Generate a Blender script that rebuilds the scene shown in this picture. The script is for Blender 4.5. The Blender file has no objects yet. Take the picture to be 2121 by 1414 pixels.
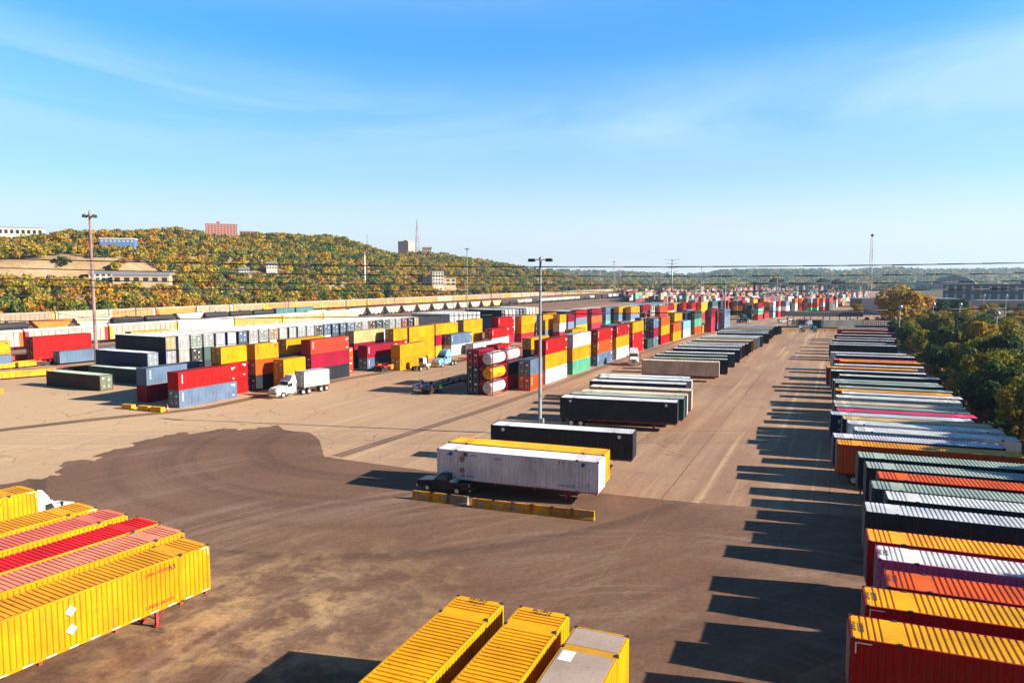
import bpy, bmesh, math, random
import numpy as np
from mathutils import Vector, Matrix
R_=math.radians
scene=bpy.context.scene
# ---------------------------------------------------------------- camera
CAM_H=20.48; FPX=1513.2; PITCH=R_(4.81)
cd=bpy.data.cameras.new('camera'); cam=bpy.data.objects.new('camera',cd); scene.collection.objects.link(cam)
cam.location=(0,0,CAM_H); cam.rotation_euler=(R_(90)-PITCH,0,0)
cd.sensor_width=36.0; cd.lens=FPX/2121*36.0; cd.clip_start=0.5; cd.clip_end=20000
scene.camera=cam
# ---------------------------------------------------------------- sky, sun, exposure
SUN_EL=R_(22.7); SUN_H=R_(-11.5)            # heading of the sun, from +X
SUN_STR=5.0; SKY_STR=0.059; EXPO=1.22
SKYT0=(.14,.50,.80,1); SKYT1=(.04,.60,1.05,1); SKYT2=(.04,.10,.20,1); HORIZ=(7.3,7.7,7.7); CIRR=(4.0,6.1,7.4)
w=bpy.data.worlds.new('World'); scene.world=w; w.use_nodes=True
nt=w.node_tree; N=nt.nodes; L=nt.links; bg=N['Background']
sky=N.new('ShaderNodeTexSky'); sky.sky_type='NISHITA'; sky.sun_disc=False
sky.sun_elevation=SUN_EL; sky.sun_rotation=R_(90)-SUN_H   # rotation is clockwise from +Y
sky.altitude=200; sky.air_density=1.2; sky.dust_density=0.3; sky.ozone_density=3.0
tc=N.new('ShaderNodeTexCoord')
sep=N.new('ShaderNodeSeparateXYZ'); L.new(tc.outputs['Generated'],sep.inputs[0])
def mth(op,a,b=None,c=None,clamp=False):
    m=N.new('ShaderNodeMath'); m.operation=op; m.use_clamp=clamp
    for i,v in enumerate((a,b,c)):
        if v is None: continue
        if isinstance(v,(int,float)): m.inputs[i].default_value=v
        else: L.new(v,m.inputs[i])
    return m.outputs[0]
# direction on the sky: e = height over horizontal distance, az = left/right
hor=mth('SQRT',mth('ADD',mth('MULTIPLY',sep.outputs[0],sep.outputs[0]),mth('MULTIPLY',sep.outputs[1],sep.outputs[1])))
hor=mth('MAXIMUM',hor,.001); el=mth('DIVIDE',sep.outputs[2],hor); az=mth('DIVIDE',sep.outputs[0],hor); az2=mth('MULTIPLY',az,az)
def gauss(x,c,w_): 
    d=mth('DIVIDE',mth('SUBTRACT',x,c),w_); return mth('EXPONENT',mth('MULTIPLY',mth('MULTIPLY',d,d),-1.0))
tint=N.new('ShaderNodeMix'); tint.data_type='RGBA'; tint.blend_type='MULTIPLY'; tint.inputs[0].default_value=1; L.new(sky.outputs[0],tint.inputs[6])
zr=N.new('ShaderNodeValToRGB'); L.new(el,zr.inputs[0]); zr.color_ramp.elements[0].position=.0; zr.color_ramp.elements[0].color=SKYT0; zr.color_ramp.elements[1].position=1.0; zr.color_ramp.elements[1].color=SKYT2  # zenith tint, above the frame, darkened so less sky light fills shadows
e_=zr.color_ramp.elements.new(.40); e_.color=SKYT1
L.new(zr.outputs[0],tint.inputs[7])
sc=N.new('ShaderNodeVectorMath'); sc.operation='SCALE'; L.new(tint.outputs[2],sc.inputs[0]); sc.inputs['Scale'].default_value=2.0
# pale air low over the horizon
hr=N.new('ShaderNodeValToRGB'); L.new(el,hr.inputs[0]); E_=hr.color_ramp.elements; E_[0].position=0; E_[0].color=(1,1,1,1); E_[1].position=.6; E_[1].color=(.0,.0,.0,1)
for p_,v_ in ((.03,.96),(.08,.74),(.13,.44),(.20,.22),(.30,.08)): k_=E_.new(p_); k_.color=(v_,v_,v_,1)
mh=N.new('ShaderNodeMix'); mh.data_type='RGBA'; L.new(hr.outputs[0],mh.inputs[0]); L.new(sc.outputs[0],mh.inputs[6]); mh.inputs[7].default_value=(*HORIZ,1)
# thin veils of cirrus
cmb=N.new('ShaderNodeCombineXYZ'); L.new(az,cmb.inputs[0]); L.new(el,cmb.inputs[1])
mp=N.new('ShaderNodeMapping'); L.new(cmb.outputs[0],mp.inputs[0]); mp.inputs['Rotation'].default_value=(0,0,R_(2)); mp.inputs['Scale'].default_value=(2.0,8.5,1); mp.inputs['Location'].default_value=(3.3,1.7,0)
n1=N.new('ShaderNodeTexNoise'); n1.inputs['Scale'].default_value=1.0; n1.inputs['Detail'].default_value=8; n1.inputs['Roughness'].default_value=.58; n1.inputs['Distortion'].default_value=.7
L.new(mp.outputs[0],n1.inputs['Vector'])
cr=N.new('ShaderNodeValToRGB'); cr.color_ramp.elements[0].position=.34; cr.color_ramp.elements[1].position=.68; L.new(n1.outputs[0],cr.inputs[0])
elc=mth('SUBTRACT',el,mth('MULTIPLY',az2,.10))
v1=mth('MULTIPLY',gauss(elc,.195,.055),mth('ADD',mth('MULTIPLY',az2,2.6),.50))
v2=mth('MULTIPLY',gauss(mth('SUBTRACT',el,mth('MULTIPLY',az,.05)),.45,.07),.55)
veil=mth('MULTIPLY',mth('ADD',v1,v2),mth('ADD',mth('MULTIPLY',cr.outputs[0],1.5),.12),clamp=True)
mx=N.new('ShaderNodeMix'); mx.data_type='RGBA'; L.new(mth('MINIMUM',veil,.8),mx.inputs[0]); L.new(mh.outputs[2],mx.inputs[6]); mx.inputs[7].default_value=(*CIRR,1)
# sky dimmed behind the view, out of frame, to weaken the fill in shade
dk=N.new('ShaderNodeMapRange'); L.new(sep.outputs[1],dk.inputs[0]); dk.inputs[1].default_value=-.7; dk.inputs[2].default_value=.25; dk.inputs[3].default_value=.35; dk.inputs[4].default_value=1
sc2=N.new('ShaderNodeVectorMath'); sc2.operation='SCALE'; L.new(mx.outputs[2],sc2.inputs[0]); L.new(dk.outputs[0],sc2.inputs['Scale'])
L.new(sc2.outputs[0],bg.inputs[0]); bg.inputs[1].default_value=SKY_STR
sl=bpy.data.lights.new('sun','SUN'); sl.energy=SUN_STR; sl.angle=R_(0.5); sl.color=(1.0,0.91,0.78)
so=bpy.data.objects.new('sun',sl); scene.collection.objects.link(so); so.location=(200,-50,200)
sd=Vector((math.cos(SUN_H)*math.cos(SUN_EL),math.sin(SUN_H)*math.cos(SUN_EL),math.sin(SUN_EL)))
so.rotation_euler=sd.to_track_quat('Z','Y').to_euler()
vs=scene.view_settings; vs.view_transform='Standard'; vs.look='None'; vs.exposure=EXPO; vs.gamma=1; vs.use_curve_mapping=False
scene.render.engine='CYCLES'
COL=scene.collection
rnd=random.Random(7)

# ---------------------------------------------------------------- small helpers
def tag(o,label=None,cat=None,group=None,kind=None):
    if label: o['label']=label
    if cat: o['category']=cat
    if group: o['group']=group
    if kind: o['kind']=kind
    return o
def empty(name,loc,rz=0,label=None,cat=None,group=None):
    o=bpy.data.objects.new(name,None); COL.objects.link(o); o.location=loc; o.rotation_euler=(0,0,rz); o.empty_display_size=.5
    return tag(o,label,cat,group)
class MB:
    """collects faces of several shapes into ONE mesh"""
    def __init__(s): s.v=[]; s.f=[]; s.m=[]; s.mats=[]; s.mi=0; s.sm=[]; s.smooth=False
    def mat(s,m):
        if m not in s.mats: s.mats.append(m)
        s.mi=s.mats.index(m); return s
    def face(s,idx): s.f.append(tuple(idx)); s.m.append(s.mi); s.sm.append(s.smooth)
    def quad(s,a,b,c,d):
        n=len(s.v); s.v+= [a,b,c,d]; s.face((n,n+1,n+2,n+3))
    def box(s,x0,x1,y0,y1,z0,z1):
        n=len(s.v)
        s.v+=[(x0,y0,z0),(x1,y0,z0),(x1,y1,z0),(x0,y1,z0),(x0,y0,z1),(x1,y0,z1),(x1,y1,z1),(x0,y1,z1)]
        for q in ((0,3,2,1),(4,5,6,7),(0,1,5,4),(1,2,6,5),(2,3,7,6),(3,0,4,7)): s.face([n+i for i in q])
    def cbox(s,c,d): s.box(c[0]-d[0]/2,c[0]+d[0]/2,c[1]-d[1]/2,c[1]+d[1]/2,c[2]-d[2]/2,c[2]+d[2]/2)
    def beam(s,a,b,r,n=4,r2=None):
        a=Vector(a); b=Vector(b); d=(b-a).normalized(); r2=r if r2 is None else r2
        t=Vector((0,0,1)) if abs(d.z)<.9 else Vector((1,0,0)); u=d.cross(t).normalized(); w_=d.cross(u)
        k=len(s.v); off=math.pi/4 if n==4 else 0
        for p,rr in ((a,r),(b,r2)):
            for i in range(n):
                q=p+u*(math.cos(2*math.pi*i/n+off)*rr)+w_*(math.sin(2*math.pi*i/n+off)*rr); s.v.append(tuple(q))
        for i in range(n): s.face((k+i,k+(i+1)%n,k+n+(i+1)%n,k+n+i))
        s.face([k+i for i in range(n)][::-1]); s.face([k+n+i for i in range(n)])
    def lathe(s,axis,c,prof,n=16):
        """prof: list of (along,radius); axis 'x','y' or 'z'"""
        k=len(s.v)
        for t,r in prof:
            for i in range(n):
                a=2*math.pi*i/n; p,q=r*math.cos(a),r*math.sin(a)
                s.v.append({'x':(c[0]+t,c[1]+p,c[2]+q),'y':(c[0]+q,c[1]+t,c[2]+p),'z':(c[0]+p,c[1]+q,c[2]+t)}[axis])
        for j in range(len(prof)-1):
            for i in range(n): s.face((k+j*n+i,k+j*n+(i+1)%n,k+(j+1)*n+(i+1)%n,k+(j+1)*n+i))
        s.face([k+i for i in range(n)][::-1]); s.face([k+(len(prof)-1)*n+i for i in range(n)])
    def prism(s,prof,y0,y1,inset=0.0,axis='y'):
        """closed profile in (x,z) drawn out along y; inset narrows the upper points"""
        k=len(s.v); n=len(prof); zs=[p[1] for p in prof]; z0,z1=min(zs),max(zs)
        for yy,sg in ((y0,1),(y1,-1)):
            for p in prof:
                t=(p[1]-z0)/(z1-z0) if z1>z0 else 0
                q=yy+sg*inset*t
                s.v.append((p[0],q,p[1]) if axis=='y' else (q,p[0],p[1]))
        for i in range(n): s.face((k+i,k+(i+1)%n,k+n+(i+1)%n,k+n+i))
        s.face([k+i for i in range(n)][::-1]); s.face([k+n+i for i in range(n)])
    def mesh(s,name):
        me=bpy.data.meshes.new(name); me.from_pydata(s.v,[],s.f)
        for m in s.mats: me.materials.append(m)
        me.polygons.foreach_set('material_index',s.m); me.polygons.foreach_set('use_smooth',s.sm)
        bm=bmesh.new(); bm.from_mesh(me); bmesh.ops.recalc_face_normals(bm,faces=bm.faces); bm.to_mesh(me); bm.free()
        me.update(); return me
    def build(s,name,parent=None,loc=None,color=None):
        return obj(name,s.mesh(name),parent,loc,color)
def obj(name,me,parent=None,loc=None,color=None,rz=None):
    o=bpy.data.objects.new(name,me); COL.objects.link(o)
    if parent: o.parent=parent
    if loc: o.location=loc
    if rz is not None: o.rotation_euler=(0,0,rz)
    if color: o.color=(*color,1)
    return o
def copy_tree(o,parent=None):
    c=o.copy(); COL.objects.link(c)
    if parent: c.parent=parent
    for ch in o.children: copy_tree(ch,c)
    return c
def text_mesh(txt,size,mat,ext=.004):
    cu=bpy.data.curves.new('lettering','FONT'); cu.body=txt; cu.size=size; cu.extrude=ext; cu.align_x='CENTER'; cu.align_y='CENTER'
    o=bpy.data.objects.new('tmp',cu); COL.objects.link(o)
    dg=bpy.context.evaluated_depsgraph_get(); dg.update()
    me=bpy.data.meshes.new_from_object(o.evaluated_get(dg)); bpy.data.objects.remove(o)
    me.materials.clear(); me.materials.append(mat); me.name='lettering'; return me

# ---------------------------------------------------------------- materials
def newmat(name):
    m=bpy.data.materials.new(name); m.use_nodes=True; nt=m.node_tree
    return m,nt.nodes,nt.links,nt.nodes['Principled BSDF']
def nd(N,L,typ,**kw):
    n=N.new(typ)
    for k,v in kw.items():
        if k in n.inputs: n.inputs[k].default_value=v
        else: setattr(n,k,v)
    return n
def mixc(N,L,f,a,b,mode='MIX'):
    n=N.new('ShaderNodeMix'); n.data_type='RGBA'; n.blend_type=mode
    for i,v in ((0,f),(6,a),(7,b)):
        if hasattr(v,'links'): L.new(v,n.inputs[i])
        elif i==0: n.inputs[0].default_value=v
        else: n.inputs[i].default_value=(*v,1) if len(v)==3 else v
    return n.outputs[2]
def ramp(N,L,src,p0,p1,c0=(0,0,0,1),c1=(1,1,1,1)):
    r=N.new('ShaderNodeValToRGB'); e=r.color_ramp.elements; e[0].position=p0; e[1].position=p1; e[0].color=c0; e[1].color=c1
    L.new(src,r.inputs[0]); return r.outputs[0]
def noise(N,L,scale,detail=4,vec=None,rough=.55,dist=0):
    n=N.new('ShaderNodeTexNoise'); n.inputs['Scale'].default_value=scale; n.inputs['Detail'].default_value=detail; n.inputs['Roughness'].default_value=rough; n.inputs['Distortion'].default_value=dist
    if vec is not None: L.new(vec,n.inputs['Vector'])
    return n.outputs[0]
def plain(name,c,rough=.6,metal=0,spec=.5,var=0.0,vs=1.0):
    m,N,L,b=newmat(name); b.inputs['Base Color'].default_value=(*c,1); b.inputs['Roughness'].default_value=rough; b.inputs['Metallic'].default_value=metal
    b.inputs['Specular IOR Level'].default_value=spec
    tcn=N.new('ShaderNodeTexCoord'); k=noise(N,L,vs,5,tcn.outputs['Object'])
    v=max(var,.12)
    L.new(mixc(N,L,ramp(N,L,k,.3,.7),tuple(x*(1-v) for x in c),tuple(min(1,x*(1+v)) for x in c)),b.inputs['Base Color'])
    return m
def paint_mat(name,rust=.5,rough=.5,streak=True,dirt=.25):
    """painted steel; the colour is the object's own, wear differs from one object to the next"""
    m,N,L,b=newmat(name); oi=N.new('ShaderNodeObjectInfo'); tcn=N.new('ShaderNodeTexCoord')
    add=N.new('ShaderNodeVectorMath'); add.operation='MULTIPLY_ADD'; L.new(oi.outputs['Random'],add.inputs[0]); add.inputs[1].default_value=(37,61,23); L.new(tcn.outputs['Object'],add.inputs[2]); vec=add.outputs[0]
    fade=noise(N,L,.35,3,vec)
    hs=N.new('ShaderNodeHueSaturation'); L.new(oi.outputs['Color'],hs.inputs['Color'])
    mr=N.new('ShaderNodeMapRange'); L.new(fade,mr.inputs[0]); mr.inputs[1].default_value=.3; mr.inputs[2].default_value=.7; mr.inputs[3].default_value=.76; mr.inputs[4].default_value=1.16; L.new(mr.outputs[0],hs.inputs['Value'])
    col=hs.outputs[0]
    if streak:
        mpp=N.new('ShaderNodeMapping'); L.new(vec,mpp.inputs[0]); mpp.inputs['Scale'].default_value=(2.2,2.2,.22)
        st=noise(N,L,1.6,6,mpp.outputs[0],.6)
        col=mixc(N,L,mth2(N,L,'MULTIPLY',ramp(N,L,st,.5,.78),dirt),col,(.10,.055,.03))
    fine=noise(N,L,5.5,6,vec,.7); col=mixc(N,L,mth2(N,L,'MULTIPLY',ramp(N,L,fine,.52,.70),.35 if dirt else 0),col,(.13,.075,.045))
    ru=noise(N,L,2.1,9,vec,.74)
    col=mixc(N,L,mth2(N,L,'MULTIPLY',ramp(N,L,ru,.615,.66),rust),col,(.20,.055,.018))
    L.new(col,b.inputs['Base Color']); b.inputs['Roughness'].default_value=rough; b.inputs['Specular IOR Level'].default_value=.18
    return m
def mth2(N,L,op,a,b):
    m=N.new('ShaderNodeMath'); m.operation=op; m.use_clamp=True
    for i,v in enumerate((a,b)):
        if isinstance(v,(int,float)): m.inputs[i].default_value=v
        else: L.new(v,m.inputs[i])
    return m.outputs[0]
PAINT=paint_mat('painted_corrugated_steel',.6,.55,True,.45)
ROOFP=paint_mat('weathered_roof_paint',.8,.62,False,.3)
VEH=paint_mat('vehicle_paint',.0,.28,False,0)
RAILP=paint_mat('rail_car_paint',.7,.55,True,.6)
STEELD=plain('dark_steel',(.035,.033,.032),.6,.3)
STEELG=plain('galvanised_steel',(.36,.37,.37),.45,.5)
RODM=plain('zinc_lock_rod',(.30,.30,.29),.5,.3)
RUBBER=plain('tyre_rubber',(.02,.02,.021),.85)
RIM=plain('wheel_metal',(.62,.62,.6),.35,.6)
REDST=plain('red_oxide_steel',(.35,.035,.022),.6)
GLASS=plain('dark_window_glass',(.02,.03,.035),.08,0,.8)
CHROME=plain('chrome',(.65,.65,.66),.15,.9)
BLACKP=plain('black_plastic',(.02,.02,.022),.5)
WHITEP=plain('white_marking',(.8,.8,.78),.5)
REDM=plain('red_lens',(.5,.01,.01),.3)
AMBER=plain('amber_lens',(.8,.3,.02),.3)
BLUEINK=plain('blue_marking_ink',(.02,.09,.30),.5)
BLACKINK=plain('black_marking_ink',(.03,.03,.03),.5)
REDINK=plain('red_marking_ink',(.5,.03,.02),.5)
GREENINK=plain('green_marking_ink',(.02,.25,.06),.5)
WOOD=plain('creosoted_wood',(.10,.065,.04),.8)
CONC=plain('concrete',(.36,.32,.27),.85,var=.2,vs=.6)
C={ # code -> (linear base colour, word)
'Y':((.66,.305,.0),'yellow'),'R':((.40,.002,.004),'red'),'M':((.29,.002,.03),'crimson'),'O':((.55,.085,.006),'orange'),'P':((.48,.045,.02),'faded red'),
'B':((.115,.18,.28),'blue-grey'),'K':((.018,.026,.042),'black'),'D':((.05,.035,.03),'dark brown'),'N':((.02,.035,.11),'navy blue'),'G':((.035,.085,.075),'dark green'),
'W':((.60,.59,.57),'white'),'w':((.50,.52,.53),'light grey'),'T':((.50,.36,.16),'tan'),'C':((.25,.48,.58),'pale blue'),'U':((.12,.42,.28),'mint green'),'m':((.60,.13,.30),'pink-shaded white'),
'l':((.52,.53,.54),'light grey'),'g':((.30,.36,.30),'grey-green'),'t':((.60,.48,.36),'tan'),'Yo':((.72,.31,.008),'amber'),'s':((.74,.24,.14),'salmon'),'r':((.70,.16,.11),'pinkish red'),'p':((.62,.05,.14),'pink')}
ROOFN={'Y':'yellow','R':'bright red','O':'orange','W':'white','l':'pale grey','g':'grey-green','t':'tan','Yo':'amber','s':'salmon','r':'pinkish-red','p':'pink','T':'sandy'}
STACKS=[('A', -51.9, 121.9, 65.5, 40, 'BR'),('A2', -59.6, 127.1, 65.5, 40, 'MB'),('A', -50.8, 130.6, 65.5, 20, 'RRY'),('A', -47.2, 137.2, 65.5, 20, 'KOY'),
('A', -42.2, 137.9, 65.5, 20, 'YY'),('A2', -38.3, 149.7, 65.5, 40, 'KMP'),('A3', -43.5, 150.8, 65.5, 40, 'KBY'),('A', -38.7, 155.2, 65.5, 40, 'PO'),
('A2', -35.2, 174.9, 65.5, 40, 'KMT'),('A', -31.1, 169.5, 65.5, 40, 'BM'),('A', -24.0, 170.9, 65.5, 40, 'YY'),('A3', -28.4, 178.8, 65.5, 20, 'MMY'),
('A2', -24.2, 187.9, 65.5, 40, 'YYY'),('A2', -18.9, 200.5, 65.5, 40, 'YMY'),('A3', -12.8, 220.5, 65.5, 40, 'YYY'),('A', -15.0, 202.8, 65.5, 40, 'WB'),
('A', -9.3, 207.0, 65.5, 40, 'W'),('A2', -2.9, 234.8, 65.5, 40, 'MRR'),('A2', -4.6, 224.8, 65.5, 40, 'WR'),('A2', 4.6, 245.7, 65.1, 40, 'MYY'),
('A2', 12.4, 259.4, 64.6, 40, 'BYY'),('A2', 16.4, 250.8, 64.8, 20, 'MWY'),('A2', 19.9, 259.2, 64.5, 20, 'BBM'),('A2', 26.5, 289.3, 63.5, 40, 'YBR'),
('A2', 34.1, 302.6, 62.9, 40, 'MOM'),('A2', 42.1, 320.2, 62.3, 40, 'UBB'),('A2', 48.4, 324.6, 62.1, 40, 'YBY'),('A2', 54.2, 327.9, 62.0, 40, 'TBY'),
('A2', 63.2, 348.8, 61.2, 40, 'YMM'),('A2', 69.4, 339.4, 61.5, 40, 'MMO'),('A2', 75.3, 352.6, 61.0, 40, 'YYM'),('A2', 83.9, 377.1, 60.5, 40, 'WBY'),
('A2', 90.0, 381.5, 60.5, 40, 'WRR'),('A2', 95.4, 385.8, 60.5, 40, 'YRR'),('A2', 102.1, 392.3, 60.5, 40, 'MYY'),('A2', 112.9, 410.3, 60.5, 40, 'OBG'),
('A2', 120.5, 421.0, 60.5, 40, 'YKK'),('A2', 126.1, 425.7, 60.5, 40, 'OOM'),('A2', 131.5, 431.3, 60.5, 40, 'GYY'),('A2', 130.3, 423.8, 60.5, 20, 'GYB'),
('A2', 134.7, 426.4, 60.5, 40, 'GYM'),('A2', 146.7, 444.0, 60.5, 40, 'KWY'),('C2', 6.3, 189.9, 65.5, 40, 'DY'),('C2', 19.4, 222.5, 65.5, 40, 'YY'),
('C2', 16.5, 262.0, 64.4, 20, 'D'),('C2', 32.5, 242.6, 65.2, 40, 'BB'),('C2', 39.5, 261.1, 64.5, 40, 'BB'),('C2', 56.2, 290.7, 63.4, 40, 'BT'),
('C2', 50.2, 285.9, 63.5, 20, 'WB'),('C2', 88.1, 366.6, 60.5, 40, 'YB'),('C2', 59.2, 264.6, 64.4, 40, 'KRY'),('C2', 65.6, 276.2, 64.1, 40, 'KKK'),
('C2', 79.7, 291.9, 63.3, 40, 'MMM'),('C2', 86.7, 298.1, 63.1, 40, 'BBB'),('C', 3.5, 137.1, 65.5, 20, 'OB'),('C', 8.0, 148.8, 65.5, 40, 'WYR'),
('C', 14.6, 163.6, 65.5, 40, 'UYW'),('C', 21.7, 178.9, 65.5, 40, 'BOR'),('C', 28.3, 193.6, 65.5, 40, 'WYR'),('C', 34.9, 208.1, 65.5, 40, 'RRY'),
('C', 40.4, 219.1, 65.5, 20, 'G'),('C', 43.5, 226.5, 65.5, 20, 'BMB'),('C', 48.7, 237.2, 65.5, 40, 'RYO'),('C', 55.5, 250.1, 65.0, 40, 'YO'),
('C', 62.2, 264.1, 64.4, 40, 'WC'),('C', 70.0, 279.2, 63.8, 40, 'OUG'),('C', 75.9, 290.1, 63.4, 40, 'Y'),('C', 83.7, 304.1, 62.9, 40, 'BRM'),
('C', 88.7, 312.0, 62.5, 20, 'O'),('C', 122.9, 381.3, 60.5, 40, 'DDD'),('C', 127.6, 378.6, 60.5, 40, 'RUM'),('C', 135.5, 391.9, 60.5, 40, 'R'),
('C', 139.7, 400.2, 60.5, 20, 'WRY'),('C', 142.3, 399.6, 60.5, 20, 'CCW'),('C', 148.8, 408.1, 60.5, 40, 'RWR'),('C', 154.7, 413.2, 60.5, 40, 'OWB'),
('C', 181.6, 469.4, 60.5, 40, 'WWO'),('C', 188.8, 476.8, 60.5, 40, 'ORY'),('C', 193.3, 479.4, 60.5, 40, 'WWM'),('C', 194.3, 475.7, 60.5, 40, 'URC'),
('C', 199.5, 479.0, 60.5, 40, 'URO'),('C', 206.0, 485.2, 60.5, 40, 'RCO'),('C', 213.6, 493.4, 60.5, 40, 'DDM')]
TRAILERS=[('L', -24.02, 37.97, 60.2, 16.15, 'Y', 'Yo'),('L', -26.66, 40.42, 60.2, 16.15, 'Y', 's'),('L', -28.98, 42.08, 60.2, 16.15, 'Y', 'R'),
('L', -32.2, 43.85, 60.2, 16.15, 'Y', 'r'),('L', -35.24, 45.45, 60.2, 16.15, 'Y', 'Yo'),('L', -42.44, 49.86, 60.2, 16.15, 'Y', 'Yo'),
('N', -4.72, 29.04, 67.5, 16.15, 'Y', 'Y'),('N', -1.47, 27.77, 67.5, 16.15, 'Y', 'Y'),('N', 1.13, 25.6, 67.5, 16.15, 'Y', 't'),
('M', 0.69, 68.8, -20.5, 16.15, 'W', 'W'),('M', 1.53, 71.64, -20.5, 16.15, 'Y', 'Yo'),('M', 5.66, 80.74, -18.5, 16.15, 'K', 'l'),
('M', 14.85, 100.51, -17, 16.15, 'K', 'l'),('M', 16.45, 103.57, -17, 16.15, 'G', 'g'),('M', 17.86, 106.12, -17, 15.4, 'w', 't'),
('M', 19.7, 110.91, -17, 15.4, 't', 't'),('M', 20.41, 117.32, -17, 15.4, 'N', 'l'),('M', 22.3, 121.52, -17, 15.4, 'w', 'l'),
('M', 22.77, 124.64, -17, 15.4, 'K', 'l'),('M', 34.45, 148.54, -17, 15.4, 'T', 't'),('M', 37.47, 153.11, -16, 15.4, 'K', 'g'),
('M', 39.32, 159.52, -16, 15.4, 'D', 'g'),('M', 42.68, 165.41, -16, 15.4, 'G', 'l'),('M', 46.67, 174.65, -16, 15.4, 'N', 'l'),
('M', 49.52, 182.04, -16, 15.4, 'B', 'l'),('M', 51.57, 186.3, -16, 15.4, 'M', 'l'),('M', 53.96, 190.77, -16, 15.4, 'K', 'l'),
('M', 56.93, 197.94, -17, 15.4, 'K', 'T'),('M', 58.74, 201.41, -17, 15.4, 'Y', 't'),('M', 62.2, 208.73, -17, 15.4, 'w', 'l'),
('M', 64.32, 213.02, -17, 15.4, 'w', 'l'),('M', 66.32, 216.13, -17, 15.4, 'G', 'l'),('M', 71.91, 227.02, -17, 15.4, 'K', 'l'),
('M', 74.06, 233.67, -17, 15.4, 'B', 'l'),('M', 76.4, 239.05, -17, 15.4, 'K', 'l'),('M', 79.68, 245.84, -17, 15.4, 'G', 't'),
('M', 82.0, 251.8, -17, 15.4, 'M', 't'),('M', 84.26, 256.78, -17, 15.4, 'N', 'l'),('M', 87.43, 261.95, -17, 15.4, 'K', 'l'),
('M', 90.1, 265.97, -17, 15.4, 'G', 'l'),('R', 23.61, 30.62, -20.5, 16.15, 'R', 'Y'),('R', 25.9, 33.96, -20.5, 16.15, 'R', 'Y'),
('R', 28.14, 36.16, -20.5, 16.15, 'M', 'O'),('R', 29.59, 40.01, -20.5, 16.15, 'm', 'W'),('R', 30.49, 43.13, -20.5, 16.15, 'R', 'Yo'),  # crimson and pinkish sides: shade on orange-yellow and white boxes, put into colour
('R', 33.14, 48.94, -20.5, 16.15, 'K', 'l'),('R', 36.17, 51.88, -20.5, 16.15, 'K', 'l'),('R', 36.5, 54.8, -20.5, 16.15, 'G', 'g'),
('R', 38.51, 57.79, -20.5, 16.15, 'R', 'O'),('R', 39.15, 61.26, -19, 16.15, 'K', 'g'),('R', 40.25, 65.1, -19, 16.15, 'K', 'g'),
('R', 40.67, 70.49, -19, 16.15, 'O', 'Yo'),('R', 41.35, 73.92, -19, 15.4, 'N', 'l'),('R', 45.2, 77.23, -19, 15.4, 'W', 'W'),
('R', 46.24, 81.19, -19, 15.4, 'W', 'W'),('R', 46.89, 83.98, -19, 15.4, 'K', 'T'),('R', 46.76, 87.04, -19, 15.4, 'N', 'l'),
('R', 48.67, 89.56, -19, 15.4, 'M', 'p'),('R', 49.71, 92.58, -19, 15.4, 'G', 'g'),('R', 50.76, 95.34, -19, 15.4, 'G', 't'),
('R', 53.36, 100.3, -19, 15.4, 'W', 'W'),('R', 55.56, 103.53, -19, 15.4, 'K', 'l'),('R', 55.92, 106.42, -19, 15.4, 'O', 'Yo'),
('R', 57.84, 109.59, -19, 15.4, 'K', 'g'),('R', 59.44, 114.5, -19, 15.4, 'K', 'g'),('R', 60.27, 117.23, -19, 15.4, 'G', 'g'),
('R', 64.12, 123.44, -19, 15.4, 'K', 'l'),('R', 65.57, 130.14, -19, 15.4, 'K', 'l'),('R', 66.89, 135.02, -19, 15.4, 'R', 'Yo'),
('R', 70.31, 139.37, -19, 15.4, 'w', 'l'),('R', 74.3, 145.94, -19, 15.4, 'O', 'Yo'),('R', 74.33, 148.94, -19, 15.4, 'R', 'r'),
('R', 78.63, 157.59, -19, 15.4, 'K', 'l'),('R', 80.11, 163.51, -19, 15.4, 'W', 'W'),('R', 88.73, 184.23, -19, 15.4, 'K', 'l'),
('R', 91.37, 190.0, -19, 15.4, 'K', 'l'),('R', 96.17, 199.35, -19, 15.4, 'K', 'l'),('R', 100.54, 206.88, -19, 15.4, 'R', 'l'),
('R', 104.97, 217.98, -19, 15.4, 'N', 'l'),('R', 112.41, 229.85, -19, 15.4, 'R', 't'),('R', 117.17, 243.6, -19, 15.4, 'R', 't'),
('R', 120.56, 250.82, -19, 15.4, 'R', 'l')]
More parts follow.
